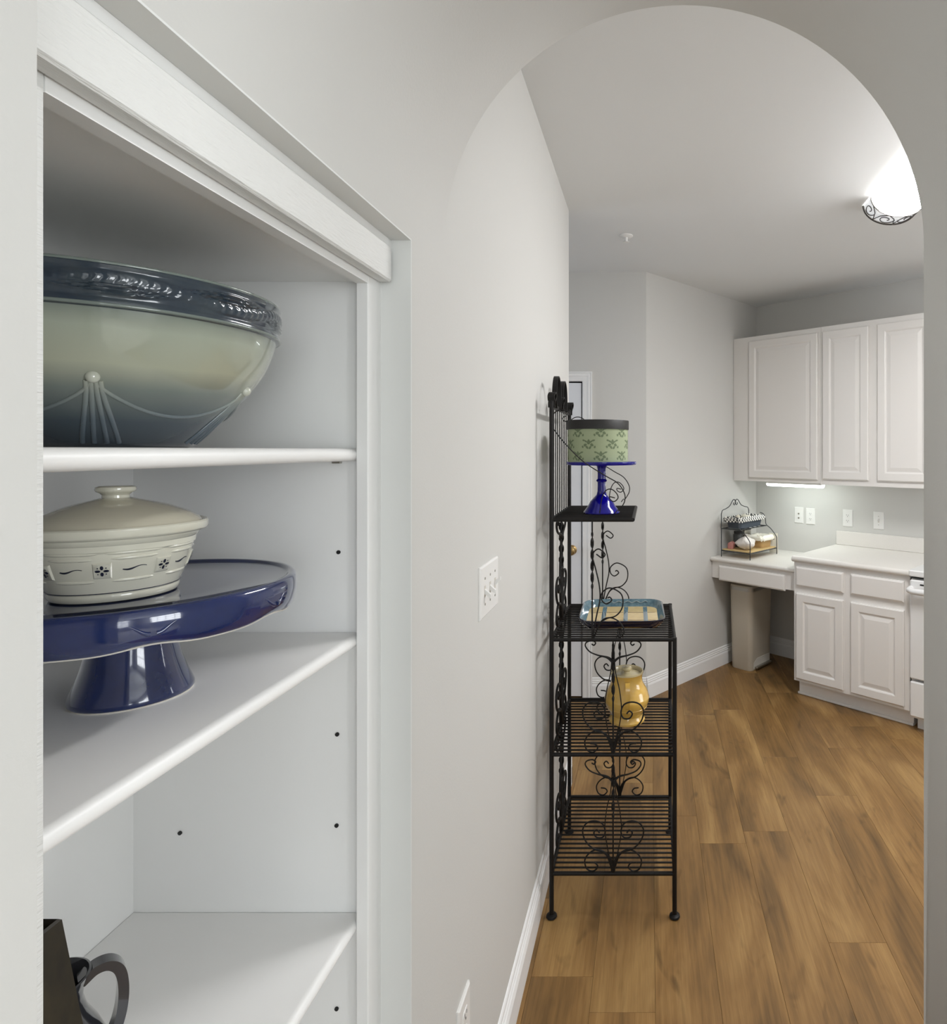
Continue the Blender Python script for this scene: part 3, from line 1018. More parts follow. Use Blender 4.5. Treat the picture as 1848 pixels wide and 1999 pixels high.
b.loops([sq(0.040, 0.0), sq(0.041, 0.004), sq(0.0125, 0.300), sq(0.0105, 0.302), sq(0.008, 0.292)], cap0=True, cap1=True)
b.build('body', 'stone', vs)

# ------------------------------------------------------------------ black wire baker's rack
RKX, RKY = -0.1255, 2.365
rk = thing('bakers_rack', 'black wrought-iron bakers rack with scrolls standing against the left wall', 'rack', (RKX, RKY, 0))
HX, HY = 0.2105, 0.235
ZS = [0.150, 0.557, 0.950, 1.360]
TOPX = 0.0675
for sx, sy, top in ((-1, -1, 1.775), (-1, 1, 1.775), (1, -1, 0.957), (1, 1, 0.957)):
    p = MB()
    p.tube([(sx * HX, sy * HY, 0.010), (sx * HX, sy * HY, top)], 0.0078, 10)
    p.lathe([(0.0, 0.0), (0.016, 0.0), (0.019, 0.004), (0.0175, 0.009), (0.010, 0.013), (0.0, 0.013)], 16, sx * HX, sy * HY)
    p.build('post', 'iron', rk, 40)
slat_mesh = {}
for i, z in enumerate(ZS):
    xr = TOPX if i == 3 else HX
    fr = MB()
    r = 0.0068
    fr.tube([(-HX, -HY, z), (xr, -HY, z)], r, 10); fr.tube([(-HX, HY, z), (xr, HY, z)], r, 10)
    fr.tube([(-HX, -HY, z), (-HX, HY, z)], r, 10); fr.tube([(xr, -HY, z), (xr, HY, z)], r, 10)
    sh = fr.build('shelf_frame', 'iron', rk, 40)
    n = 17
    base = None
    for k in range(n):
        yy = -HY + (k + 1) * 2 * HY / (n + 1)
        if i == 3 or i == 0:
            pass
        if xr not in slat_mesh:
            so = MB().tube([(-HX, 0, 0), (xr, 0, 0)], 0.0033, 8).build('slat', 'iron', sh, 40)
            slat_mesh[xr] = so
            so.location = (0, yy, z + 0.003)
        else:
            share(slat_mesh[xr], 'slat', sh, (0, yy, z + 0.003))


def px_curve(pts, x_c, y_b, k=0.001753):
    return [((p[0] - x_c) * k, (y_b - p[1]) * k) for p in pts]


def c2p(pts):   # from the studied enlargement to picture units
    return [(1020 + a / 4.54, 1400 + b_ / 4.54) for a, b_ in pts]


S1 = px_curve(c2p([(800, 1370), (815, 1260), (880, 1190), (970, 1160), (1040, 1090), (1065, 1000), (1030, 935), (960, 915), (890, 940), (865, 1010), (890, 1060), (940, 1060), (965, 1020), (940, 995), (915, 1020)]), 1020 + 795 / 4.54, 1400 + 1370 / 4.54)
S2 = px_curve(c2p([(802, 1340), (850, 1215), (930, 1170), (1000, 1195), (1045, 1260), (1030, 1335), (975, 1360), (932, 1325), (950, 1290), (1000, 1282)]), 1020 + 795 / 4.54, 1400 + 1370 / 4.54)
S3 = px_curve(c2p([(800, 1360), (835, 1200), (862, 1050), (868, 950), (850, 800), (815, 640), (800, 420)]), 1020 + 795 / 4.54, 1400 + 1370 / 4.54)
# hooks near the top of each bay
S4 = px_curve(c2p([(800, 560), (850, 520), (930, 500), (1000, 470), (1040, 420), (1030, 385), (980, 372), (950, 390), (965, 412), (985, 400)]), 1020 + 795 / 4.54, 1400 + 1370 / 4.54)


def twist(mb, x, y, z0, z1, ta, tb, w_=0.0115, t_=0.0035):
    """square wire rod whose middle (ta..tb) is a twisted flat bar"""
    n = 90
    lps = []
    for i in range(n + 1):
        z = z0 + (z1 - z0) * i / n
        f = (z - z0) / (z1 - z0)
        if ta <= f <= tb:
            g_ = min(1.0, min(f - ta, tb - f) / 0.04)
            ww = 0.005 + (w_ - 0.005) * g_
            a = (f - ta) / (tb - ta) * 5 * PI
        else:
            ww = 0.005; a = 0
        tt = t_ if ta <= f <= tb else 0.005
        ca_, sa_ = math.cos(a), math.sin(a)
        lps.append([(x + ca_ * p * ww / 2 - sa_ * q_ * tt / 2, y + sa_ * p * ww / 2 + ca_ * q_ * tt / 2, z) for p, q_ in ((-1, -1), (1, -1), (1, 1), (-1, 1))])
    mb.loops(lps, cap0=True, cap1=True)


def scroll_panel(zb, plane, pos, mirror=True, zt=None, center=0.0, sc=1.0):
    """scrollwork filling one bay; plane 'x' = panel in XZ at y=pos, 'y' = panel in YZ at x=pos"""
    mb = MB()
    for pts, rr in ((S1, 0.0027), (S2, 0.0026), (S3, 0.0019), (S4, 0.0024)):
        sp = spline([(a, b_, 0) for a, b_ in pts], 6)
        for m_ in ((1, -1) if mirror else (1,)):
            path = []
            for p in sp:
                a, z = m_ * p.x * sc + center, zb + 0.004 + p.y
                path.append((a, pos, z) if plane == 'x' else (pos, a, z))
            mm = len(path)
            if plane == 'y': rr = 0.0044
            mb.tube(path, [rr * (1.9 - 0.9 * min(1, i / (0.25 * mm))) if pts is not S3 else rr for i in range(mm)], 7)
    o_ = mb.build('scroll_panel', 'iron', rk, 50)
    tw = MB()
    if plane == 'x':
        twist(tw, center, pos, zb, zt, 0.46, 0.97)
    else:
        twist(tw, pos, center, zb, zt, 0.46, 0.97, 0.02, 0.004)
    tw.build('twisted_rod', 'iron', rk)
    return o_


for bay in (0, 1):
    for yy in (-HY, HY):
        scroll_panel(ZS[bay], 'x', yy, zt=ZS[bay + 1])
    scroll_panel(ZS[bay], 'y', -HX, zt=ZS[bay + 1], sc=1.25)
scroll_panel(ZS[2], 'y', -HX, zt=ZS[3], sc=1.25)
# stepped bay under the top shelf: rod under the shelf's middle, scrolls bulging to the front
T1 = px_curve([(1158, 1082), (1169, 1089), (1175, 1082), (1163, 1072), (1153, 1078), (1151, 1089), (1157, 1112), (1164, 1144), (1165, 1171), (1160, 1195), (1154, 1225), (1151, 1247)], 1150, 1249)
T2 = px_curve([(1180, 1168), (1184, 1166), (1188, 1172), (1178, 1179), (1169, 1172), (1169, 1158), (1184, 1148), (1204, 1157), (1210, 1172), (1207, 1190), (1195, 1203), (1178, 1208), (1165, 1218), (1153, 1247)], 1150, 1249)
T3 = px_curve([(1153, 1243), (1168, 1213), (1184, 1206), (1200, 1212), (1210, 1224), (1212, 1235), (1206, 1243), (1197, 1238)], 1150, 1249)
rx = (-HX + TOPX) / 2
for yy in (-HY, HY):
    mb = MB()
    for pts in (T1, T2, T3):
        sp = spline([(a, b_, 0) for a, b_ in pts], 6)
        mb.tube([(rx + p.x, yy, ZS[2] + p.y) for p in sp], 0.0024, 7)
    mb.build('scroll_panel', 'iron', rk, 50)
    tw = MB(); twist(tw, rx, yy, ZS[2], ZS[3], 0.42, 0.90, 0.0115, 0.0035); tw.build('twisted_rod', 'iron', rk)
# brackets above the top shelf
U1 = [(1076, 832), (1101, 864), (1137, 900), (1180, 928), (1205, 943), (1218, 962), (1219, 978), (1211, 993), (1200, 1008)]
U2 = [(1170, 1008), (1174, 975), (1182, 958), (1193, 955), (1203, 963), (1206, 972), (1199, 979), (1191, 976), (1190, 970), (1200, 972)]
U3 = [(1076, 812), (1086, 803), (1097, 800), (1109, 804), (1113, 812), (1108, 821), (1101, 822), (1098, 816), (1104, 812)]
for yy in (-HY, HY):
    mb = MB()
    for pts in (U1, U2, U3):
        sp = spline([(p[0], p[1], 0) for p in pts], 6)
        mb.tube([((p.x - 1268) * 0.001753 - RKX, yy, 1.6 + (878 - p.y) * 0.001753 + (0.010 if p.y > 1000 else 0)) for p in sp], 0.0019, 7)
    mb.build('bracket_scroll', 'iron', rk, 50)
# back of the top: rail, thin bars, two hoops and paddle ends
MB().bar([(-HX, -HY, 1.750), (-HX, HY, 1.750)], 0.016, 0.005, (0, 0, 1)).build('back_rail', 'iron', rk)
vb = None
for k in range(9):
    yy = -HY + (k + 1) * 2 * HY / 10
    if vb is None:
        vb = MB().tube([(-HX, 0, ZS[3]), (-HX, 0, 1.750)], 0.0021, 7).build('back_bar', 'iron', rk, 40); vb.location = (0, yy, 0)
    else:
        share(vb, 'back_bar', rk, (0, yy, 0))
for yc in (-0.112, 0.055):
    hp = []
    for i in range(25):
        a = PI * i / 24
        hp.append((-HX, yc - 0.058 * math.cos(a), 1.772 + 0.092 * math.sin(a) ** 0.85))
    hp = [(-HX, yc - 0.044, 1.748)] + hp + [(-HX, yc + 0.044, 1.748)]
    MB().bar(hp, 0.017, 0.0045, (1, 0, 0)).build('hoop', 'iron', rk)
for yy in (-HY, -0.03, HY):
    hp = [(-HX, yy, 1.745), (-HX, yy + 0.006, 1.765), (-HX + 0.004, yy + 0.016, 1.782), (-HX + 0.004, yy + 0.004, 1.795), (-HX, yy - 0.008, 1.785), (-HX, yy - 0.004, 1.768)]
    MB().bar(spline(hp, 4), 0.024, 0.006, (1, 0, 0)).build('finial', 'iron', rk)

# ------------------------------------------------------------------ things on the rack
TSZ = ZS[3] + 0.0075
gs = thing('glass_cake_stand', 'cobalt blue glass cake stand on the top shelf of the black rack', 'cake stand', (-0.178, 2.300, TSZ))
MB().lathe([(0.0, 0.0), (0.066, 0.0), (0.067, 0.003), (0.062, 0.010), (0.050, 0.026), (0.042, 0.042), (0.030, 0.055), (0.019, 0.066), (0.0155, 0.080), (0.0148, 0.100), (0.0150, 0.113), (0.0190, 0.116), (0.0205, 0.119), (0.0190, 0.122), (0.0150, 0.125), (0.0148, 0.145), (0.0155, 0.162), (0.0185, 0.172), (0.030, 0.178), (0.0, 0.178)], 56).build('stem', 'cobalt', gs, 50)
MB().lathe([(0.0, 0.176), (0.030, 0.177), (0.120, 0.178), (0.126, 0.177), (0.129, 0.181), (0.129, 0.187), (0.127, 0.189), (0.120, 0.188), (0.0, 0.188)], 72).build('plate', 'cobalt', gs, 40)
bx_ = thing('round_box', 'round sage green box with damask print and black lid on the glass cake stand', 'box', (-0.192, 2.300, TSZ + 0.1885))
BR, BH = 0.111, 0.118
MB().lathe([(0.0, 0.0), (BR, 0.0), (BR, BH), (0.0, BH)], 64).build('drum', 'sage', bx_, 40)
MB().lathe([(0.0, BH + 0.033), (BR + 0.002, BH + 0.033), (BR + 0.0035, BH + 0.031), (BR + 0.0035, BH), (BR + 0.0005, BH), (BR + 0.0005, BH + 0.03), (0.0, BH + 0.03)], 64).build('lid', 'blacklid', bx_, 40)
pr = MB()


def petal(th, z, lx, lz, rot, r=BR + 0.0004):
    lx, lz = lx * 1.1, lz * 1.35
    poly = []
    for i in range(12):
        a = 2 * PI * i / 12
        w_ = (1 - 0.35 * math.cos(a))
        px, pz = lx * math.cos(a), lz * math.sin(a) * w_
        dx = px * math.cos(rot) - pz * math.sin(rot); dz = px * math.sin(rot) + pz * math.cos(rot)
        zz = min(BH - 0.0005, max(0.0005, z + dz))
        poly.append((r * math.cos(th + dx / r), r * math.sin(th + dx / r), zz))
    pr.add(poly, [tuple(range(12))])


for row in range(3):
    for k in range(8):
        th = -PI / 2 + (k + 0.5 * (row % 2)) * 2 * PI / 8 + 0.18
        z = 0.022 + row * 0.042
        petal(th, z + 0.008, 0.0085, 0.0042, PI / 2)
        for s in (-1, 1):
            petal(th + s * 0.085, z + 0.009, 0.0055, 0.0022, s * 0.6)
            petal(th + s * 0.160, z + 0.013, 0.0055, 0.0022, s * 0.25)
            petal(th + s * 0.110, z - 0.003, 0.0060, 0.0036, -s * 0.5)
            petal(th + s * 0.050, z - 0.012, 0.0060, 0.0028, s * 0.9)
            petal(th + s * 0.200, z - 0.010, 0.0042, 0.0026, 1.3 * s)
pr.build('damask_print', 'sagedark', bx_)

# baking dish
bk = thing('baking_dish', 'rectangular blue baking dish with straw-yellow striped inside on the black rack', 'baking dish', (-0.104, 2.378, ZS[2] + 0.0068), R(1.5))
BW, BD_ = 0.318, 0.335
body = MB()
body.loops([rrect(BW - 0.055, BD_ - 0.05, 0.045, 0.0), rrect(BW - 0.040, BD_ - 0.034, 0.048, 0.003), rrect(BW - 0.014, BD_ - 0.010, 0.055, 0.019), rrect(BW - 0.003, BD_ - 0.002, 0.06, 0.029), rrect(BW - 0.002, BD_, 0.06, 0.033), rrect(BW - 0.010, BD_ - 0.008, 0.058, 0.034)], cap0=True)
body.build('body', 'darknavy', bk, 50)
inn = MB()
inn.loops([rrect(BW - 0.010, BD_ - 0.008, 0.058, 0.034), rrect(BW - 0.016, BD_ - 0.014, 0.056, 0.031), rrect(BW - 0.026, BD_ - 0.022, 0.052, 0.018), rrect(BW - 0.050, BD_ - 0.04, 0.044, 0.0065)])
inn.build('rim_glaze', 'teal', bk, 50)
MB().loops([rrect(BW - 0.048, BD_ - 0.038, 0.044, 0.0062), rrect(BW - 0.050, BD_ - 0.04, 0.044, 0.0070)], cap0=True, cap1=True).build('base_glaze', 'straw', bk)
for xx in (-0.072, 0.012, 0.088):
    MB().box(xx - 0.008, xx + 0.008, -BD_ / 2 + 0.028, BD_ / 2 - 0.028, 0.0068, 0.0077).build('glaze_stripe', 'teal', bk)
ll = MB()
for yy in (-0.055, 0.055):
    ll.box(-BW / 2 + 0.034, BW / 2 - 0.034, yy - 0.0022, yy + 0.0022, 0.0066, 0.0074)
ll.build('brown_lines', 'umber', bk)
wl = []
for i in range(60):
    t = i / 59
    wl.append((-BW / 2 + 0.06 + t * (BW - 0.12), BD_ / 2 - 0.0100, 0.0235 + 0.0035 * math.sin(t * 11 * PI)))
MB().tube(wl, 0.0012, 6).build('wavy_line', 'palegl', bk, 60)

# mustard jar
jr = thing('lidded_jar', 'mustard yellow pottery jar with lid on the third shelf of the black rack', 'jar', (-0.088, 2.385, ZS[1] + 0.0075), R(-86))
jprof = [(0.0, 0.0), (0.064, 0.0), (0.069, 0.004), (0.0695, 0.010), (0.062, 0.020), (0.060, 0.028), (0.0655, 0.038), (0.0765, 0.054), (0.0790, 0.0595), (0.0783, 0.0615), (0.0845, 0.076), (0.0858, 0.090), (0.0845, 0.0955), (0.0835, 0.0970), (0.0800, 0.113), (0.0735, 0.1255), (0.0715, 0.1275), (0.0650, 0.140), (0.0600, 0.152), (0.0585, 0.165), (0.0605, 0.178), (0.0635, 0.184), (0.0638, 0.190), (0.0605, 0.1915), (0.0565, 0.187), (0.0565, 0.17), (0.0, 0.165)]
MB().lathe(jprof[:22], 64, caps=False).build('body', 'mustard', jr, 25)
MB().lathe(jprof[21:], 64, caps=False).build('rim', 'paleglz', jr, 45)
hp = spline([(0.064, 0, 0.163), (0.080, 0, 0.165), (0.092, 0, 0.152), (0.095, 0, 0.125), (0.0955, 0, 0.100), (0.090, 0, 0.082), (0.080, 0, 0.076)], 5)
MB().bar(hp, 0.016, 0.008, (0, 1, 0)).build('handle', 'mustard', jr, 60)
jl = MB().lathe([(0.0, 0.172), (0.0563, 0.172), (0.0566, 0.1765), (0.048, 0.1790), (0.030, 0.1815), (0.015, 0.1830), (0.0, 0.1830)], 56).build('lid', 'paleglz', jr, 45)
MB().lathe([(0.0, 0.181), (0.012, 0.182), (0.0105, 0.187), (0.016, 0.192), (0.0195, 0.1975), (0.018, 0.203), (0.010, 0.2065), (0.0, 0.207)], 32).build('knob', 'paleglz', jl, 50)

# ------------------------------------------------------------------ kitchen cabinets
def raised_door(name, m, parent, x0, x1, z0, z1, yf, t=0.019, frame=0.055, flat=False):
    """raised-panel front; front faces -Y at y = yf - t (parent's frame)"""
    y0 = yf - t
    if flat:
        lv = [(0, yf), (0, y0 + 0.006), (0.010, y0), ]
    else:
        lv = [(0, yf), (0, y0 + 0.005), (0.006, y0), (frame - 0.006, y0), (frame, y0 + 0.003), (frame + 0.004, y0 + 0.007), (frame + 0.010, y0 + 0.007), (frame + 0.032, y0 + 0.0015)]
    lps = [[(x0 + i, yy, z0 + i), (x1 - i, yy, z0 + i), (x1 - i, yy, z1 - i), (x0 + i, yy, z1 - i)] for i, yy in lv]
    return MB().loops(lps, cap0=True, cap1=True).build(name, m, parent)


def kitchen_thing(name, label, cat, s, d, z, group=None):
    return thing(name, label, cat, kw(s, d, z), KROT, group)


UD = 0.322
u1 = kitchen_thing('upper_cabinet', 'white upper cabinet with one wide raised-panel door in the kitchen corner', 'cabinet', 0.0, 0.0, 1.367)
UH = 1.075
MB().box(0.002, 0.716, -UD, -0.001, 0, UH).build('body', 'cab', u1)
raised_door('door', 'cab', u1, 0.145, 0.698, 0.026, UH - 0.035, -UD)
u2 = kitchen_thing('upper_cabinet', 'white upper cabinet with two narrow doors beside the arch edge', 'cabinet', 0.717, 0.0, 1.367)
MB().box(0.001, 0.752, -UD, -0.001, -0.006, UH).build('body', 'cab', u2)
raised_door('door', 'cab', u2, 0.018, 0.337, 0.032, UH - 0.035, -UD)
raised_door('door', 'cab', u2, 0.395, 0.735, 0.032, UH - 0.035, -UD)

# under-cabinet light
ul = kitchen_thing('under_cabinet_light', 'glowing white strip light under the corner upper cabinet', 'light', 0.49, 0.27, 1.367)
hous = MB().box(-0.22, 0.22, -0.035, 0.035, -0.014, 0.0, 0.003).build('housing', 'plastic', ul)
tb = MB()
sec = []
for i in range(9):
    a = PI + PI * i / 8
    sec.append((0.032 * math.cos(a), -0.014 + 0.020 * math.sin(a)))
tb.loops([[(xx, y_, z_) for y_, z_ in sec] for xx in (-0.215, 0.215)], cap0=True, cap1=True)
tb.build('tube_cover', 'tube', ul, 50)

# base cabinet + counters
BF = 0.650
bcab = kitchen_thing('base_cabinet', 'white base cabinet with two drawers and two raised-panel doors', 'cabinet', 0.692, 0.0, 0.0)
bwid = 0.734
q = MB()
q.box(0, bwid, -BF, -0.001, 0.105, 0.875)
q.box(0.004, bwid, -0.585, -0.001, 0, 0.105)
q.build('body', 'cab', bcab)
MB().box(-0.004, bwid, -0.597, -0.585, 0, 0.016, 0.003).build('shoe_molding', 'cab', bcab)
MB().box(0.004, bwid, -0.587, -0.5855, 0.016, 0.105).build('toe_kick', 'cab', bcab)
for a, b_ in ((0.020, 0.339), (0.387, 0.705)):
    raised_door('drawer', 'cab', bcab, a, b_, 0.722, 0.846, -BF, flat=True)
    raised_door('door', 'cab', bcab, a, b_, 0.125, 0.676, -BF)
ct = kitchen_thing('countertop', 'white laminate countertop with backsplash over the base cabinet', 'countertop', 0.686, 0.0, 0.8755)


def counter_mesh(w_, d, t):
    n = 6
    sec = [(-0.001, 0), (-(d - t / 2), 0)]
    sec = [(-0.001, 0.0)]
    for i in range(n + 1):
        a = -PI / 2 - PI * i / n
        sec.append((-(d - t / 2) + t / 2 * math.cos(a), t / 2 + t / 2 * math.sin(a)))
    sec.append((-0.001, t))
    return MB().loops([[(xx, y_, z_) for y_, z_ in sec] for xx in (0, w_)], cap0=True, cap1=True)


counter_mesh(0.742, 0.678, 0.038).build('slab', 'counter', ct, 40)
MB().box(0, 0.742, -0.020, -0.001, 0.038, 0.137, 0.003).build('backsplash', 'counter', ct)
dk = kitchen_thing('desk', 'white built-in desk with one drawer beside the base cabinet', 'desk', 0.003, 0.0, 0.0)
cm = counter_mesh(0.686, 0.628, 0.030)
cm.v = [(x, y, z + 0.792) for x, y, z in cm.v]
cm.build('desk_top', 'counter', dk, 40)
q = MB()
q.box(0.0, 0.687, -0.604, -0.586, 0.672, 0.792)
q.box(0.0, 0.687, -0.586, -0.03, 0.775, 0.792)
q.build('apron', 'cab', dk)
raised_door('drawer', 'cab', dk, 0.068, 0.600, 0.662, 0.768, -0.604, t=0.017, flat=True)

# range at the right
rg_ = kitchen_thing('range', 'white kitchen range half hidden behind the right side of the arch', 'range', 1.432, 0.0, 0.0)
q = MB()
q.box(0, 0.755, -0.640, -0.02, 0.07, 0.880)
q.box(0.02, 0.735, -0.60, -0.05, 0.0, 0.07)
q.build('body', 'enamel', rg_)
MB().box(-0.0015, 0.7565, -0.690, -0.02, 0.884, 0.920, 0.006).build('cooktop', 'enamel', rg_)
MB().box(0.0, 0.755, -0.642, -0.60, 0.868, 0.884).build('vent_slot', 'dark', rg_)
od = MB().box(0.002, 0.753, -0.684, -0.641, 0.305, 0.866, 0.008).build('oven_door', 'enamel', rg_)
MB().box(0.06, 0.69, -0.6855, -0.684, 0.838, 0.846).build('vent', 'dark', od)
hp = [(0.012, -0.684, 0.815), (0.012, -0.715, 0.812), (0.03, -0.724, 0.808), (0.725, -0.724, 0.808), (0.743, -0.715, 0.812), (0.743, -0.684, 0.815)]
MB().tube(hp, 0.018, 12).build('handle', 'enamel', od, 40)
MB().box(0.02, 0.735, -0.640, -0.639, 0.290, 0.305).build('gap', 'dark', rg_)
dr = MB().box(0.002, 0.753, -0.680, -0.641, 0.088, 0.290, 0.008).build('drawer', 'enamel', rg_)
MB().box(0.12, 0.63, -0.6815, -0.680, 0.252, 0.262).build('pull_recess', 'dark', dr)
for i, (bx0, by0) in enumerate(((0.19, -0.2), (0.56, -0.2), (0.19, -0.5), (0.56, -0.5))):
    ring = [(bx0 + 0.08 * math.cos(2 * PI * k / 24), by0 + 0.08 * math.sin(2 * PI * k / 24), 0.926) for k in range(24)]
    MB().tube(ring, 0.006, 6, closed=True).build('burner', 'dark', rg_, 60)

# outlets and jacks on the cabinet wall
for s, z, kind, lab in ((0.380, 1.103, ('jack', 0.0), 'white cable jack plate above the desk, leftmost of the four wall plates'),
                        (0.476, 1.100, ('outlet', 0.0), 'white outlet plate above the desk, second of the four wall plates'),
                        (0.767, 1.108, ('outlet', 0.0), 'white outlet plate above the countertop, third of the four wall plates'),
                        (0.992, 1.107, ('toggle', 0.0, True), 'white wall plate above the countertop, rightmost of the four')):
    wall_plate('wall_plate', lab, kw(s, 0, z), KROT, 0.074, 0.122, [kind], 'wall plates above the counters')

# ------------------------------------------------------------------ step bin under the desk
bn = kitchen_thing('step_bin', 'beige rectangular step bin with steel rim under the desk', 'bin', 0.161, 0.330, 0.0)
BNW, BND = 0.196, 0.300
b = MB()
b.loops([rrect(BNW - 0.028, BND - 0.028, 0.03, 0.0, 5), rrect(BNW - 0.022, BND - 0.022, 0.032, 0.006, 5), rrect(BNW, BND, 0.036, 0.575, 5)], cap0=True, cap1=True)
b.build('body', 'can', bn, 40)
MB().loops([rrect(BNW + 0.004, BND + 0.004, 0.036, 0.575, 5), rrect(BNW + 0.004, BND + 0.004, 0.036, 0.600, 5)], cap0=True, cap1=True).build('steel_rim', 'steel', bn, 40)
MB().loops([rrect(BNW, BND, 0.036, 0.600, 5), rrect(BNW - 0.004, BND - 0.004, 0.034, 0.612, 5), rrect(BNW - 0.02, BND - 0.02, 0.03, 0.616, 5)], cap0=True, cap1=True).build('lid', 'can', bn, 40)
fx = BNW / 2 - 0.012
rc = MB()
rc.loops([[(fx + 0.0, -0.105, 0.012), (fx, 0.115, 0.012), (fx, 0.115, 0.082), (fx, -0.060, 0.082), (fx, -0.105, 0.055)],
          [(fx + 0.004, -0.105, 0.012), (fx + 0.004, 0.115, 0.012), (fx + 0.005, 0.115, 0.082), (fx + 0.005, -0.060, 0.082), (fx + 0.004, -0.105, 0.055)]], cap0=True, cap1=True)
rc.build('pedal_recess', 'greyrim', bn)
MB().box(fx + 0.004, fx + 0.030, -0.095, 0.105, 0.014, 0.030, 0.004).build('pedal', 'steel', bn)

# ------------------------------------------------------------------ two-tier wire stand on the desk
DZ = 0.822
st = kitchen_thing('wire_stand', 'two-tier dark wire counter stand in the corner of the desk', 'stand', 0.055, 0.378, DZ)
SW, SDp = 0.366, 0.245      # width along the angled wall, depth away from it
wr = 0.0033
sd = MB()
hy = SW / 2
for sy in (-1, 1):
    y = sy * hy
    f = MB()
    f.tube([(0.0, y, 0.0), (0.0, y, 0.315)], wr, 7)
    f.tube(spline([(SDp, y, 0.0), (SDp, y, 0.10), (SDp - 0.006, y, 0.135), (SDp - 0.05, y, 0.185), (0.155, y, 0.215), (0.148, y, 0.255), (0.130, y, 0.292), (0.10, y, 0.300)], 5), wr, 7)
    f.tube([(0, y, 0.045), (SDp, y, 0.045)], wr, 7)
    f.tube([(0, y, 0.205), (0.155, y, 0.205)], wr, 7)
    f.build('side_frame', 'wire', st, 40)
f = MB()
ar = spline([(0, -hy, 0.31), (0, -hy + 0.015, 0.335), (0, -hy + 0.06, 0.345), (0, -0.075, 0.362), (0, -0.035, 0.400), (0, -0.012, 0.405), (0, -0.002, 0.385), (0, -0.012, 0.365), (0, -0.026, 0.372), (0, -0.022, 0.384)], 6)
f.tube(ar, wr * 0.95, 7); f.tube([(p[0], -p[1], p[2]) for p in ar], wr * 0.95, 7)
f.build('scrolled_back', 'wire', st, 40)
f = MB()
for xx, zz in ((0.0, 0.045), (SDp, 0.045), (0.0, 0.205), (0.155, 0.205)):
    f.tube([(xx, -hy, zz), (xx, hy, zz)], wr, 7)
f.build('cross_rods', 'wire', st, 40)
MB().box(0.006, SDp - 0.004, -hy + 0.006, hy - 0.006, 0.0485, 0.0575, 0.002).build('wood_shelf', 'board', st)
f = MB()
for k in range(6):
    yy = -hy + (k + 0.5) * SW / 6
    f.tube([(0.0, yy, 0.2055), (0.155, yy, 0.2055)], 0.0022, 6)
f.build('tier_wires', 'wire', st, 40)


def st_thing(name, label, cat, x, y, z, rz=0.0):
    p = Vector(kw(0.055, 0.378, DZ)) + Vector((KV[0] * x + KU[0] * y, KV[1] * x + KU[1] * y, z))
    return thing(name, label, cat, p, KROT + rz)


def basket(name, label, x, y, z, wx, wy, h_, m, liner):
    t = st_thing(name, label, 'basket', x, y, z)
    b = MB()
    b.loops([rrect(wx * 0.84, wy * 0.88, 0.02, 0.0), rrect(wx * 0.92, wy * 0.94, 0.024, h_ * 0.5), rrect(wx, wy, 0.028, h_), rrect(wx - 0.01, wy - 0.01, 0.026, h_), rrect(wx * 0.84 - 0.01, wy * 0.88 - 0.01, 0.02, 0.006)], cap0=True, cap1=True)
    b.build('weave', m, t, 50)
    if liner:
        lo = []
        for ins, zz in ((-0.016, h_ - 0.010), (-0.008, h_ + 0.004), (0.004, h_ + 0.008), (0.014, h_ - 0.010)):
            ring = rrect(wx - 2 * ins, wy - 2 * ins, 0.03, zz)
            lo.append([(p[0], p[1], p[2] + (0.005 * math.sin(i * 2.1) if ins < 0 else 0.003 * math.sin(i * 1.7))) for i, p in enumerate(ring)])
        lo.insert(0, [(p[0] * 1.0, p[1] * 1.0, h_ - 0.026 + 0.006 * math.sin(i * 2.1)) for i, p in enumerate(rrect(wx + 0.026, wy + 0.026, 0.03, 0))])
        MB().loops(lo).build('cloth_liner', liner, t, 60)
    return t


basket('woven_basket', 'grey woven basket with checked cloth liner on the upper tier of the wire stand', 0.080, 0.0, 0.2085, 0.134, 0.318, 0.074, 'basket_grey', 'gingham')
for i, (dx, dy, r_, l_, rz, m_, lab) in enumerate(((-0.020, -0.06, 0.017, 0.09, 0.5, 'packet', 'beige rolled packet near the front of the grey basket'),
                                                   (0.018, -0.005, 0.018, 0.10, 1.2, 'linen', 'white rolled napkin in the middle of the grey basket'),
                                                   (-0.022, 0.05, 0.016, 0.085, 0.9, 'packet', 'beige rolled packet at the back of the grey basket'),
                                                   (0.022, 0.085, 0.014, 0.07, 1.4, 'darkjar', 'dark small pouch at the far end of the grey basket'))):
    t = st_thing('rolled_packet', lab, 'packet', 0.080 + dx, dy, 0.2085 + 0.052, rz)
    prof = [(0.0, -l_ / 2), (r_ * 0.7, -l_ / 2), (r_, -l_ / 2 + 0.006), (r_ * 1.05, 0), (r_, l_ / 2 - 0.006), (r_ * 0.7, l_ / 2), (0.0, l_ / 2)]
    o = MB().lathe(prof, 16).build('roll', m_, t, 50)
    o.rotation_euler = (R(90), 0, 0); o.location = (0, 0, r_)
basket('wicker_basket', 'tan wicker basket with white liner on the lower tier of the wire stand', 0.158, 0.092, 0.058, 0.128, 0.150, 0.080, 'basket_tan', 'linen')
t = st_thing('plastic_bag', 'crumpled white plastic bag on the lower tier of the wire stand', 'bag', 0.158, -0.100, 0.058)
rnd = random.Random(3)
b = MB(); lps = []
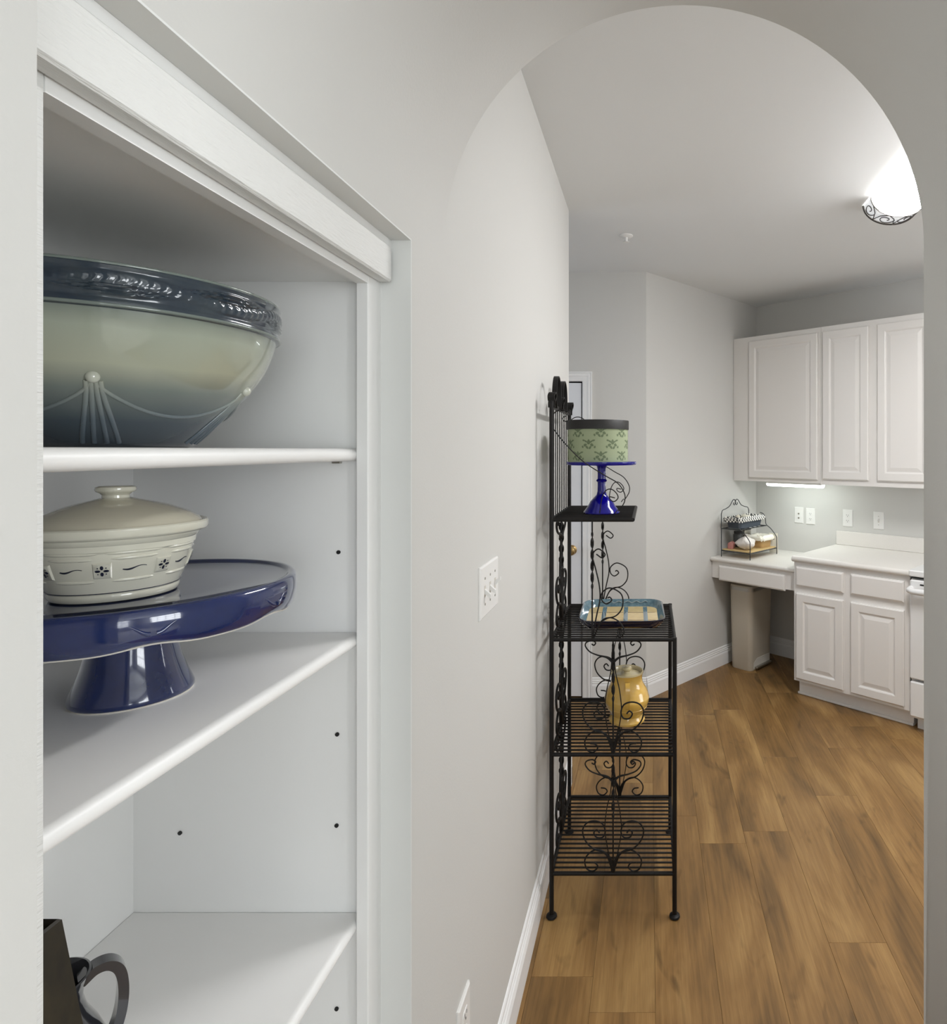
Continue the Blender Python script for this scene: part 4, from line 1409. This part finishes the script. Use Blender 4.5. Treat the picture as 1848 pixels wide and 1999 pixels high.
for i in range(9):
    f_ = i / 8
    ring = []
    for j in range(28):
        a = 2 * PI * j / 28
        rr = math.sin(PI * min(0.98, 0.10 + 0.86 * f_)) * (1 + 0.10 * math.sin(3 * a + i * 0.9) + 0.06 * math.sin(7 * a - i * 1.6) + rnd.uniform(-0.03, 0.03))
        ring.append((0.070 * rr * math.cos(a), 0.070 * rr * math.sin(a), 0.002 + 0.092 * f_ ** 0.9 + 0.004 * math.sin(4 * a + i) * f_))
    lps.append(ring)
b.loops(lps, cap0=True, cap1=True)
b.build('film', 'bag', t, 60)
b = MB()
b.loops([[(0.012 * math.cos(2 * PI * j / 10), 0.012 * math.sin(2 * PI * j / 10), 0.088) for j in range(10)],
         [(0.007 * math.cos(2 * PI * j / 10), 0.007 * math.sin(2 * PI * j / 10), 0.098) for j in range(10)],
         [(0.016 * math.cos(2 * PI * j / 10) * (1 + 0.3 * (j % 2)), 0.018 * math.sin(2 * PI * j / 10), 0.110) for j in range(10)]], cap1=True)
b.build('knot', 'bag', t, 60)
t = st_thing('red_packet', 'small dull red packet beside the white bag on the wire stand', 'packet', 0.048, -0.125, 0.058, 0.3)
b = MB().loops([rrect(0.04, 0.066, 0.01, 0.0), rrect(0.046, 0.072, 0.014, 0.016), rrect(0.040, 0.062, 0.012, 0.040), rrect(0.006, 0.060, 0.002, 0.050)], cap0=True, cap1=True)
b.build('pouch', 'red', t, 50)
t = st_thing('dark_canister', 'dark round canister behind the white bag on the wire stand', 'canister', 0.044, -0.030, 0.058)
MB().lathe([(0.0, 0), (0.034, 0), (0.036, 0.003), (0.036, 0.090), (0.030, 0.100), (0.0, 0.100)], 28).build('body', 'darkjar', t, 40)
MB().lathe([(0.0, 0.100), (0.032, 0.100), (0.032, 0.116), (0.0, 0.118)], 28).build('lid', 'blacklid', t, 40)
t = st_thing('steel_tin', 'small square steel tin behind the wicker basket', 'tin', 0.036, 0.085, 0.058)
MB().loops([rrect(0.042, 0.090, 0.008, 0.0), rrect(0.042, 0.090, 0.008, 0.115)], cap0=True, cap1=True).build('body', 'steel', t, 40)
MB().loops([rrect(0.045, 0.093, 0.008, 0.115), rrect(0.045, 0.093, 0.008, 0.126)], cap0=True, cap1=True).build('lid', 'wire', t, 40)
t = st_thing('paper_card', 'white card with a small black mark leaning on the right end of the wire stand', 'card', 0.205, 0.205, 0.0015, 0.25)
b = MB()
b.loops([[(-0.034, 0.006, 0.0), (0.034, 0.006, 0.0), (0.034, 0.0085, 0.0), (-0.034, 0.0085, 0.0)], [(-0.034, -0.010, 0.150), (0.034, -0.010, 0.150), (0.034, -0.0075, 0.150), (-0.034, -0.0075, 0.150)]], cap0=True, cap1=True)
b.build('sheet', 'linen', t)
b = MB()
def cardp(x, z): return (x, 0.006 - 0.016 * z / 0.15 - 0.0004, z)
b.add([cardp(-0.006, 0.100), cardp(0.008, 0.100), cardp(0.008, 0.122), cardp(-0.006, 0.122)], [(0, 1, 2, 3)])
b.build('printed_mark', 'ink', t)

# ------------------------------------------------------------------ ceiling light and sprinkler
LX, LYF, LL = 1.125, 2.915, 1.22
cl = thing('ceiling_light', 'long white fluorescent ceiling light with dark scrolled metal end bands', 'light', (LX, LYF - LL / 2, CEIL))
LWD, LSG = 0.125, 0.085
def half(w_, sg, yy, n=16, z=-0.004): return [(w_ * math.cos(PI + PI * i / n), yy, z + sg * math.sin(PI + PI * i / n)) for i in range(n + 1)]
MB().box(-LWD + 0.012, LWD - 0.012, -LL / 2 + 0.02, LL / 2 - 0.02, -0.010, 0, 0.003).build('base_plate', 'plastic', cl)
ha, hb_ = half(LWD, LSG, -LL / 2 + 0.105), half(LWD, LSG, LL / 2 - 0.105)
MB().loops([ha[4:13], hb_[4:13]], close=False).build('diffuser', 'lamp', cl, 60)
MB().loops([ha[:5], hb_[:5]], close=False).build('diffuser_edge', 'lampside', cl, 60)
MB().loops([ha[12:], hb_[12:]], close=False).build('diffuser_edge', 'lampside', cl, 60)
for sgn in (-1, 1):
    ya, yb = sgn * (LL / 2 - 0.105), sgn * LL / 2
    e = MB()
    e.loops([half(LWD, LSG, ya), half(LWD * 0.99, LSG * 0.98, yb - sgn * 0.01), half(LWD * 0.93, LSG * 0.9, yb)], close=False, cap1=True)
    ec = e.build('end_cap', 'capglass', cl, 50)
    rb = MB()
    n = 24
    def on_cap(f_, k_, e_=0.002):   # f_ around 0..1, k_ along band 0..1
        a = PI + PI * f_
        return ((LWD + e_) * math.cos(a), ya + (yb - ya) * k_, -0.004 + (LSG + e_) * math.sin(a))
    rb.tube([on_cap(i / n, 0.02) for i in range(n + 1)], 0.0028, 6)
    rb.tube([on_cap(i / n, 0.98) for i in range(n + 1)], 0.0036, 6)
    for c0 in (0.14, 0.40, 0.64, 0.88):
        m_ = 1 if c0 < 0.5 else -1
        pts = [on_cap(c0 + m_ * (0.10 * math.cos(a) * (1 - a / 9)), 0.5 + 0.40 * math.sin(a) * (1 - a / 9)) for a in [i * 0.35 for i in range(21)]]
        rb.tube(pts, 0.0022, 6)
    for c0 in (0.27, 0.52, 0.77):
        rb.tube([on_cap(c0 - 0.12, 0.05), on_cap(c0 - 0.04, 0.35), on_cap(c0, 0.9)], 0.0022, 6)
        rb.tube([on_cap(c0 + 0.12, 0.05), on_cap(c0 + 0.04, 0.35), on_cap(c0, 0.9)], 0.0022, 6)
    rb.build('scrolled_band', 'bronze', ec, 50)

sp = thing('fire_sprinkler', 'small white fire sprinkler head on the kitchen ceiling', 'sprinkler', (-0.126, 3.328, CEIL))
MB().lathe([(0.0, 0.0), (0.036, 0.0), (0.036, -0.003), (0.028, -0.008), (0.012, -0.010), (0.0, -0.010)], 32).build('escutcheon', 'plastic', sp, 40)
MB().lathe([(0.0, -0.009), (0.008, -0.010), (0.007, -0.030), (0.010, -0.032), (0.016, -0.034), (0.016, -0.036), (0.0, -0.037)], 20).build('head', 'plastic', sp, 40)
